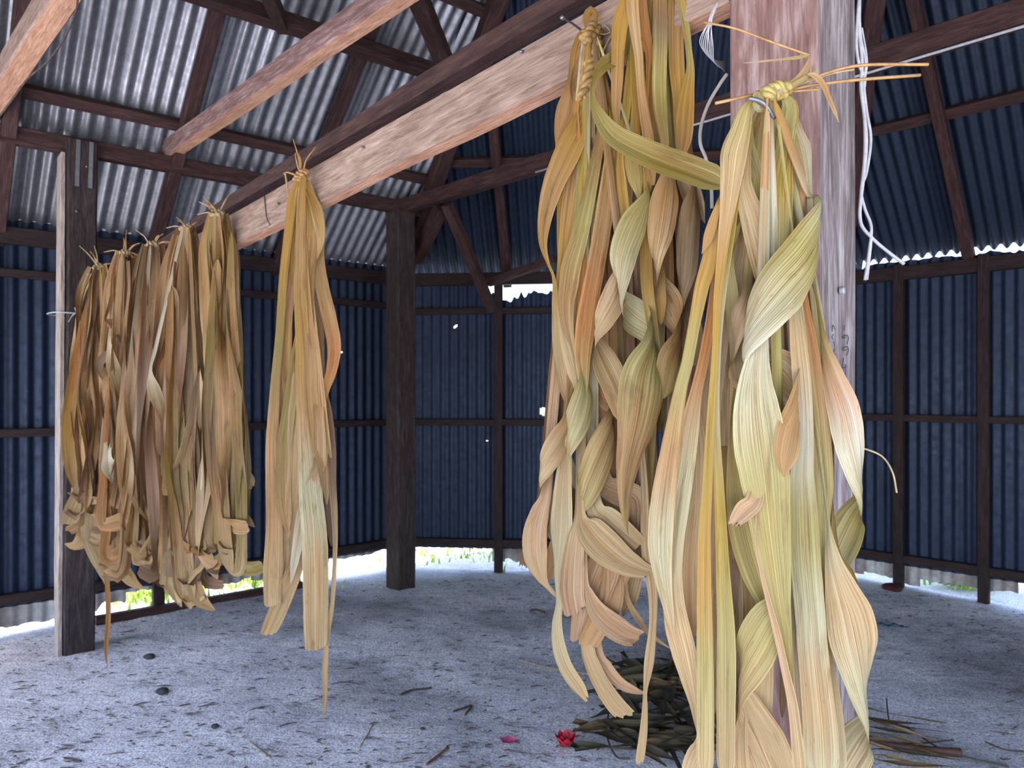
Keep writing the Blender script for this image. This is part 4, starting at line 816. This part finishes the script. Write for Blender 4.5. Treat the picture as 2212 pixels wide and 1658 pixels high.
loop = empty('string_tuft', P(1545, 20, 1.25), label='tuft of thin white string looped at the beam end beside the thick post', cat='string')
for k in range(8):
    x = 1548 + rnd.uniform(-6, 4); tube('strand', [P(1552, 4, 1.2), P(x - 10, 40, 1.2), P(1512 + 4 * k, 85 + 2 * k, 1.22), P(1522 + 3 * k, 112 + 3 * k, 1.24), P(1540 + 3 * k, 128 + 3 * k, 1.26), P(1566, 134 + 3 * k, 1.3)], .0009, M_CORD, loop, n=30, sides=5)
cable = tube('cable', [P(1570, 160, 1.33), P(1553, 185, 1.33), P(1530, 225, 1.33), P(1515, 270, 1.33), P(1513, 310, 1.33), P(1526, 345, 1.34), P(1536, 400, 1.35), P(1538, 450, 1.36)], .0032, M_TUBE, n=50, sides=8)
tag(cable, 'smooth white cable bowing out from behind the thick near post', 'cable')
vine = tube('vine', [P(168, -30, 2.5), P(165, 20, 2.5), P(140, 80, 2.5), P(105, 130, 2.5), P(60, 170, 2.5), P(30, 210, 2.5), P(0, 250, 2.5), P(-30, 290, 2.5)], .0035, M_BARK, n=50)
tag(vine, 'thin bare dark vine drooping across the top corner of the roof', 'vine')

# ------------------------------------------------------------------ litter on the sand
def fz(q): return floor_z(q.x, q.y)
def ground_leaf(par, pts, cols, w0, h=.01, name='leaf'):       # floor leaf given by pixels where it lies
    q = [floor_at(px, py) for px, py in pts]
    c = catmull([(p.x, p.y, fz(p) + h + .012 * rnd.random()) for p in q], 22); v, f, uv, tn = [], [], [], []
    sv = rnd.uniform(0, 40); L = 0; col = np.array(PAL[cols])
    for i in range(22):
        t = Vector(c[min(i + 1, 21)] - c[max(i - 1, 0)]).normalized(); up = Vector((0, 0, 1)); sdv = t.cross(up).normalized()
        sdv = (sdv + up * .5 * math.sin(i * .4 + sv)).normalized()
        ww = w0 / 2 * (0.35 + 0.65 * math.sin(math.pi * min(1, i / 21 * .9 + .1)))
        if i: L += (Vector(c[i]) - Vector(c[i - 1])).length
        for uu in (-1, -.5, 0, .5, 1):
            v.append(Vector(c[i]) + sdv * ww * uu + up * (abs(uu) * ww * .35)); uv.append(((uu + 1) / 2, L + sv)); tn.append((*col, 1))
    f = [(i * 5 + j, i * 5 + j + 1, i * 5 + j + 6, i * 5 + j + 5) for i in range(21) for j in range(4)]
    me = mesh(name, v, f); ul = me.uv_layers.new(name='UVMap'); idx = np.empty(len(me.loops), int); me.loops.foreach_get('vertex_index', idx)
    ul.data.foreach_set('uv', np.array(uv)[idx].ravel()); ca = me.color_attributes.new('tint', 'FLOAT_COLOR', 'POINT'); ca.data.foreach_set('color', np.array(tn).ravel())
    return link(name, me, M_LEAF, par)
pile = empty('leaf_pile', floor_at(1450, 1560), label='dark heap of fallen dry leaves on the sand behind the hanging bundles', cat='leaf pile')
r = random.Random(4)
for k in range(64):
    x, y = r.uniform(1330, 1520), r.uniform(1440, 1650); an = r.uniform(-.5, .5) + (0 if k % 3 else 1.2); ln = r.uniform(60, 150)
    pts = [(x - math.cos(an) * ln, y - math.sin(an) * ln * .45), (x + r.uniform(-15, 15), y + r.uniform(-14, 14)), (x + math.cos(an) * ln, y + math.sin(an) * ln * .45)]
    pts = [(px, max(1400, py)) for px, py in pts]
    ground_leaf(pile, pts, r.choice(('dgrey', 'grey', 'dgrey', 'heap')), r.uniform(.03, .065), h=.01 + .05 * r.random())
for pts in ([(1120, 1425), (1200, 1445), (1330, 1470)], [(1290, 1525), (1340, 1520), (1400, 1515)], [(1318, 1530), (1310, 1590), (1330, 1640), (1360, 1648)]):
    q = [floor_at(*p) for p in pts]; tube('stalk', [(p.x, p.y, fz(p) + .012) for p in q], .004, M_STRAWG if pts[0][0] < 1300 else M_BARK, pile)
pile2 = empty('leaf_pile', floor_at(1960, 1620), label='loose sheaf of dry brown stems and leaves on the sand right of the thick post', cat='leaf pile')
for k in range(14):
    y = 1555 + k * 8; x1 = r.uniform(1980, 2090); ground_leaf(pile2, [(1840, y - 14 + r.uniform(-8, 8)), (1920, y + r.uniform(-6, 10)), (x1, y + r.uniform(10, 42))], r.choice(('grey', 'beige', 'dgrey', 'brown')), r.uniform(.012, .028), h=.012 + .03 * r.random())
for pts in ([(1880, 1555), (1960, 1575), (2040, 1625), (2180, 1658)], [(1915, 1515), (1918, 1545), (1922, 1568)], [(2128, 1600), (2170, 1620), (2212, 1625)], [(1860, 1600), (1960, 1612), (2060, 1600)]):
    q = [floor_at(*p) for p in pts]; tube('stalk', [(p.x, p.y, fz(p) + .02) for p in q], .0035, M_BARK, pile2)
q = [floor_at(*p) for p in ((1850, 1600), (1930, 1622), (2020, 1632), (2075, 1636))]
tube('bract', [(p.x, p.y, fz(p) + .03) for p in q], .007, plain('brown_bract', (0.085, 0.034, 0.022), .6, .3, 50), pile2, taper=.019, sides=8)

def twig(pts, label, r_=.004, mat=M_BARK):
    q = [floor_at(*p) for p in pts]; t = tube('twig', [(p.x, p.y, fz(p) + r_ * .8) for p in q], r_, mat)
    tag(t, label, 'twig', 'twigs lying on the sand')
twig([(922, 1652), (945, 1632), (968, 1615)], 'short straight reddish twig on the sand at the bottom edge', .006, plain('red_twig', (.16, .07, .045), .8))
twig([(778, 1608), (790, 1588), (806, 1562)], 'thin pale twig on open sand left of the red brown one', .0025, M_STRAWG)
twig([(865, 1500), (890, 1488), (920, 1484), (932, 1482)], 'forked dark twig on the mid sand', .006)
twig([(980, 1538), (1000, 1530), (1018, 1525), (1005, 1545)], 'crooked dark twig lying above the pink blossom', .005)
twig([(823, 1580), (870, 1582), (905, 1588)], 'faint straw stem curving beside a small dark leaf', .002, M_STRAWG)
twig([(540, 1600), (560, 1616), (585, 1632)], 'short pale straw on the sand below the lone leaf bundle', .003, M_STRAWG)
twig([(138, 1630), (155, 1632), (175, 1636)], 'small dark twig near the lower left of the sand', .004)
twig([(1145, 1318), (1160, 1316), (1176, 1321)], 'small dark stick on the sand left of the tallest bundle tails', .008)
for (px, py, s, lb) in ((463, 1568, .018, 'round dark pebble alone on the smooth sand'), (350, 1496, .03, 'dark clod in the hollow of the sand under the lone bundle'), (322, 1418, .03, 'dark lump of earth by the foot of the string tied post'), (912, 1576, .012, 'tiny dark leaf scrap beside the pale straw stem')):
    p = floor_at(px, py); bm = bmesh.new(); bmesh.ops.create_icosphere(bm, subdivisions=2, radius=s)
    for v in bm.verts: v.co *= 1 + .35 * noise.noise(v.co * 40); v.co.z *= .5
    me = bpy.data.meshes.new('stone'); bm.to_mesh(me); bm.free()
    o = link('stone', me, M_STONE, None, Matrix.Translation((p.x, p.y, fz(p) + s * .25))); tag(o, lb, 'stone')
def petal_ring(par, p, n, rad, mat, name='petal', lift=.6, squash=1.0):
    for k in range(n):
        a = 6.283 * k / n + .3; v, f = [], []
        for i in range(5):
            t = i / 4; wv = rad * .55 * math.sin(math.pi * (t * .85 + .12))
            for u in (-1, 0, 1):
                x = rad * t; yv = wv * u; z = rad * lift * t * t + abs(u) * wv * .3
                v.append((p.x + (x * math.cos(a) - yv * math.sin(a)), p.y + (x * math.sin(a) + yv * math.cos(a)) * squash, p.z + z))
        f = [(i * 3 + j, i * 3 + j + 1, i * 3 + j + 4, i * 3 + j + 3) for i in range(4) for j in (0, 1)]
        link(name, mesh(name, v, f), mat, par)
p = floor_at(1222, 1618); p.z = fz(p) + .006
fl1 = empty('flower', p, label='crumpled red flower with a dark green scrap fallen on the sand', cat='flower')
petal_ring(fl1, p, 7, .044, M_RED, lift=1.1); petal_ring(fl1, p + Vector((0, 0, .008)), 5, .032, M_RED, lift=1.4)
petal_ring(fl1, p + Vector((.04, -.012, 0)), 3, .032, M_DKGREEN, name='sepal', lift=.4)
p = floor_at(1098, 1602); p.z = fz(p) + .004
fl2 = empty('flower', p, label='faded pink blossom flattened on the sand', cat='flower'); petal_ring(fl2, p, 5, .036, M_PINK, lift=.3)
p = floor_at(1925, 1356); p.z = fz(p) + .012
bm = bmesh.new(); bmesh.ops.create_grid(bm, x_segments=8, y_segments=2, size=.5)
for v in bm.verts: v.co = Vector((v.co.x * .14, v.co.y * .04, .008 * math.sin(v.co.x * 12)))
me = bpy.data.meshes.new('plastic_scrap'); bm.to_mesh(me); bm.free()
o = link('plastic_scrap', me, M_TEAL, None, Matrix.Translation(p) @ Matrix.Rotation(-.2, 4, 'Z')); tag(o, 'torn teal plastic scrap on the sand right of the post', 'scrap')
# small dark litter nobody would count
v, f = [], []; r = random.Random(9)
for k in range(2600):
    px, py = r.uniform(-100, 2300), 1250 + 420 * r.random() ** 1.3; p = floor_at(px, py)
    if not inside(p.to_2d() * 1.03) or p.x < -3.2 or any((p - q_).length < .16 for q_ in (LP, CP, NP)) or (1300 < px < 2150 and py > 1430): continue
    a = r.uniform(-.6, .6); l = r.uniform(.004, .024) * (1 if r.random() < .9 else 2.2); wd_ = r.uniform(.001, .0035); z = fz(p) + .004; ca, sa_ = math.cos(a), math.sin(a); b = len(v)
    for x, y, zz in ((-l, -wd_, 0), (l, -wd_ * .5, 0), (l, wd_ * .5, 0), (-l, wd_, 0), (0, 0, wd_ * 2)): v.append((p.x + x * ca - y * sa_, p.y + x * sa_ + y * ca, z + zz))
    f += [(b, b + 1, b + 4), (b + 1, b + 2, b + 4), (b + 2, b + 3, b + 4), (b + 3, b, b + 4)]
lt = link('leaf_litter', mesh('leaf_litter', v, f), M_BARK, smooth=False); tag(lt, 'fine dark leaf litter scattered over the sand', 'litter', kind='stuff')

# ------------------------------------------------------------------ plants just outside, seen through the gaps
def tuft(px, py, d, n, h, spread, label, mat=M_GREEN):
    p = P(px, py, (EYE + .05) * F / (py - HY)); v, f = [], []; r = random.Random(int(px))
    for k in range(n):
        x, y = p.x + r.gauss(0, spread), p.y + r.gauss(0, spread * .6); a = r.uniform(0, 6.28); hh = h * r.uniform(.5, 1.1); lx, ly = math.cos(a) * hh * .5, math.sin(a) * hh * .5; wv = .012; b = len(v)
        for t in (0, .5, 1):
            cx, cy_, cz = x + lx * t * t, y + ly * t * t, -.03 + hh * t; ww = wv * (1 - t * .8)
            v += [(cx - ww * math.sin(a), cy_ + ww * math.cos(a), cz), (cx + ww * math.sin(a), cy_ - ww * math.cos(a), cz)]
        f += [(b, b + 1, b + 3, b + 2), (b + 2, b + 3, b + 5, b + 4)]
    o = link('grass', mesh('grass', v, f), mat, smooth=False); tag(o, label, 'grass', kind='stuff')
tuft(335, 1296, 6.0, 260, .09, .16, 'sunlit green grass seen through the gap below the cluster')
tuft(555, 1262, 7.0, 260, .08, .22, 'sunlit green grass outside beyond the lone bundle')
tuft(2085, 1268, 5.75, 160, .24, .12, 'sunlit weeds growing outside the right wall gap')
tuft(1010, 1200, 8.6, 200, .08, .5, 'sunlit green grass outside beyond the back post')
p = P(1885, 1262, 5.75); bm = bmesh.new(); bmesh.ops.create_icosphere(bm, subdivisions=2, radius=.07)
for v_ in bm.verts: v_.co.z *= .45; v_.co *= 1 + .3 * noise.noise(v_.co * 20)
me = bpy.data.meshes.new('rag'); bm.to_mesh(me); bm.free()
o = link('rag', me, plain('dark_red_cloth', (.05, .004, .008), .8), None, Matrix.Translation((p.x, p.y - .3, .025))); tag(o, 'crumpled dark red rag lying under the right wall', 'rag')
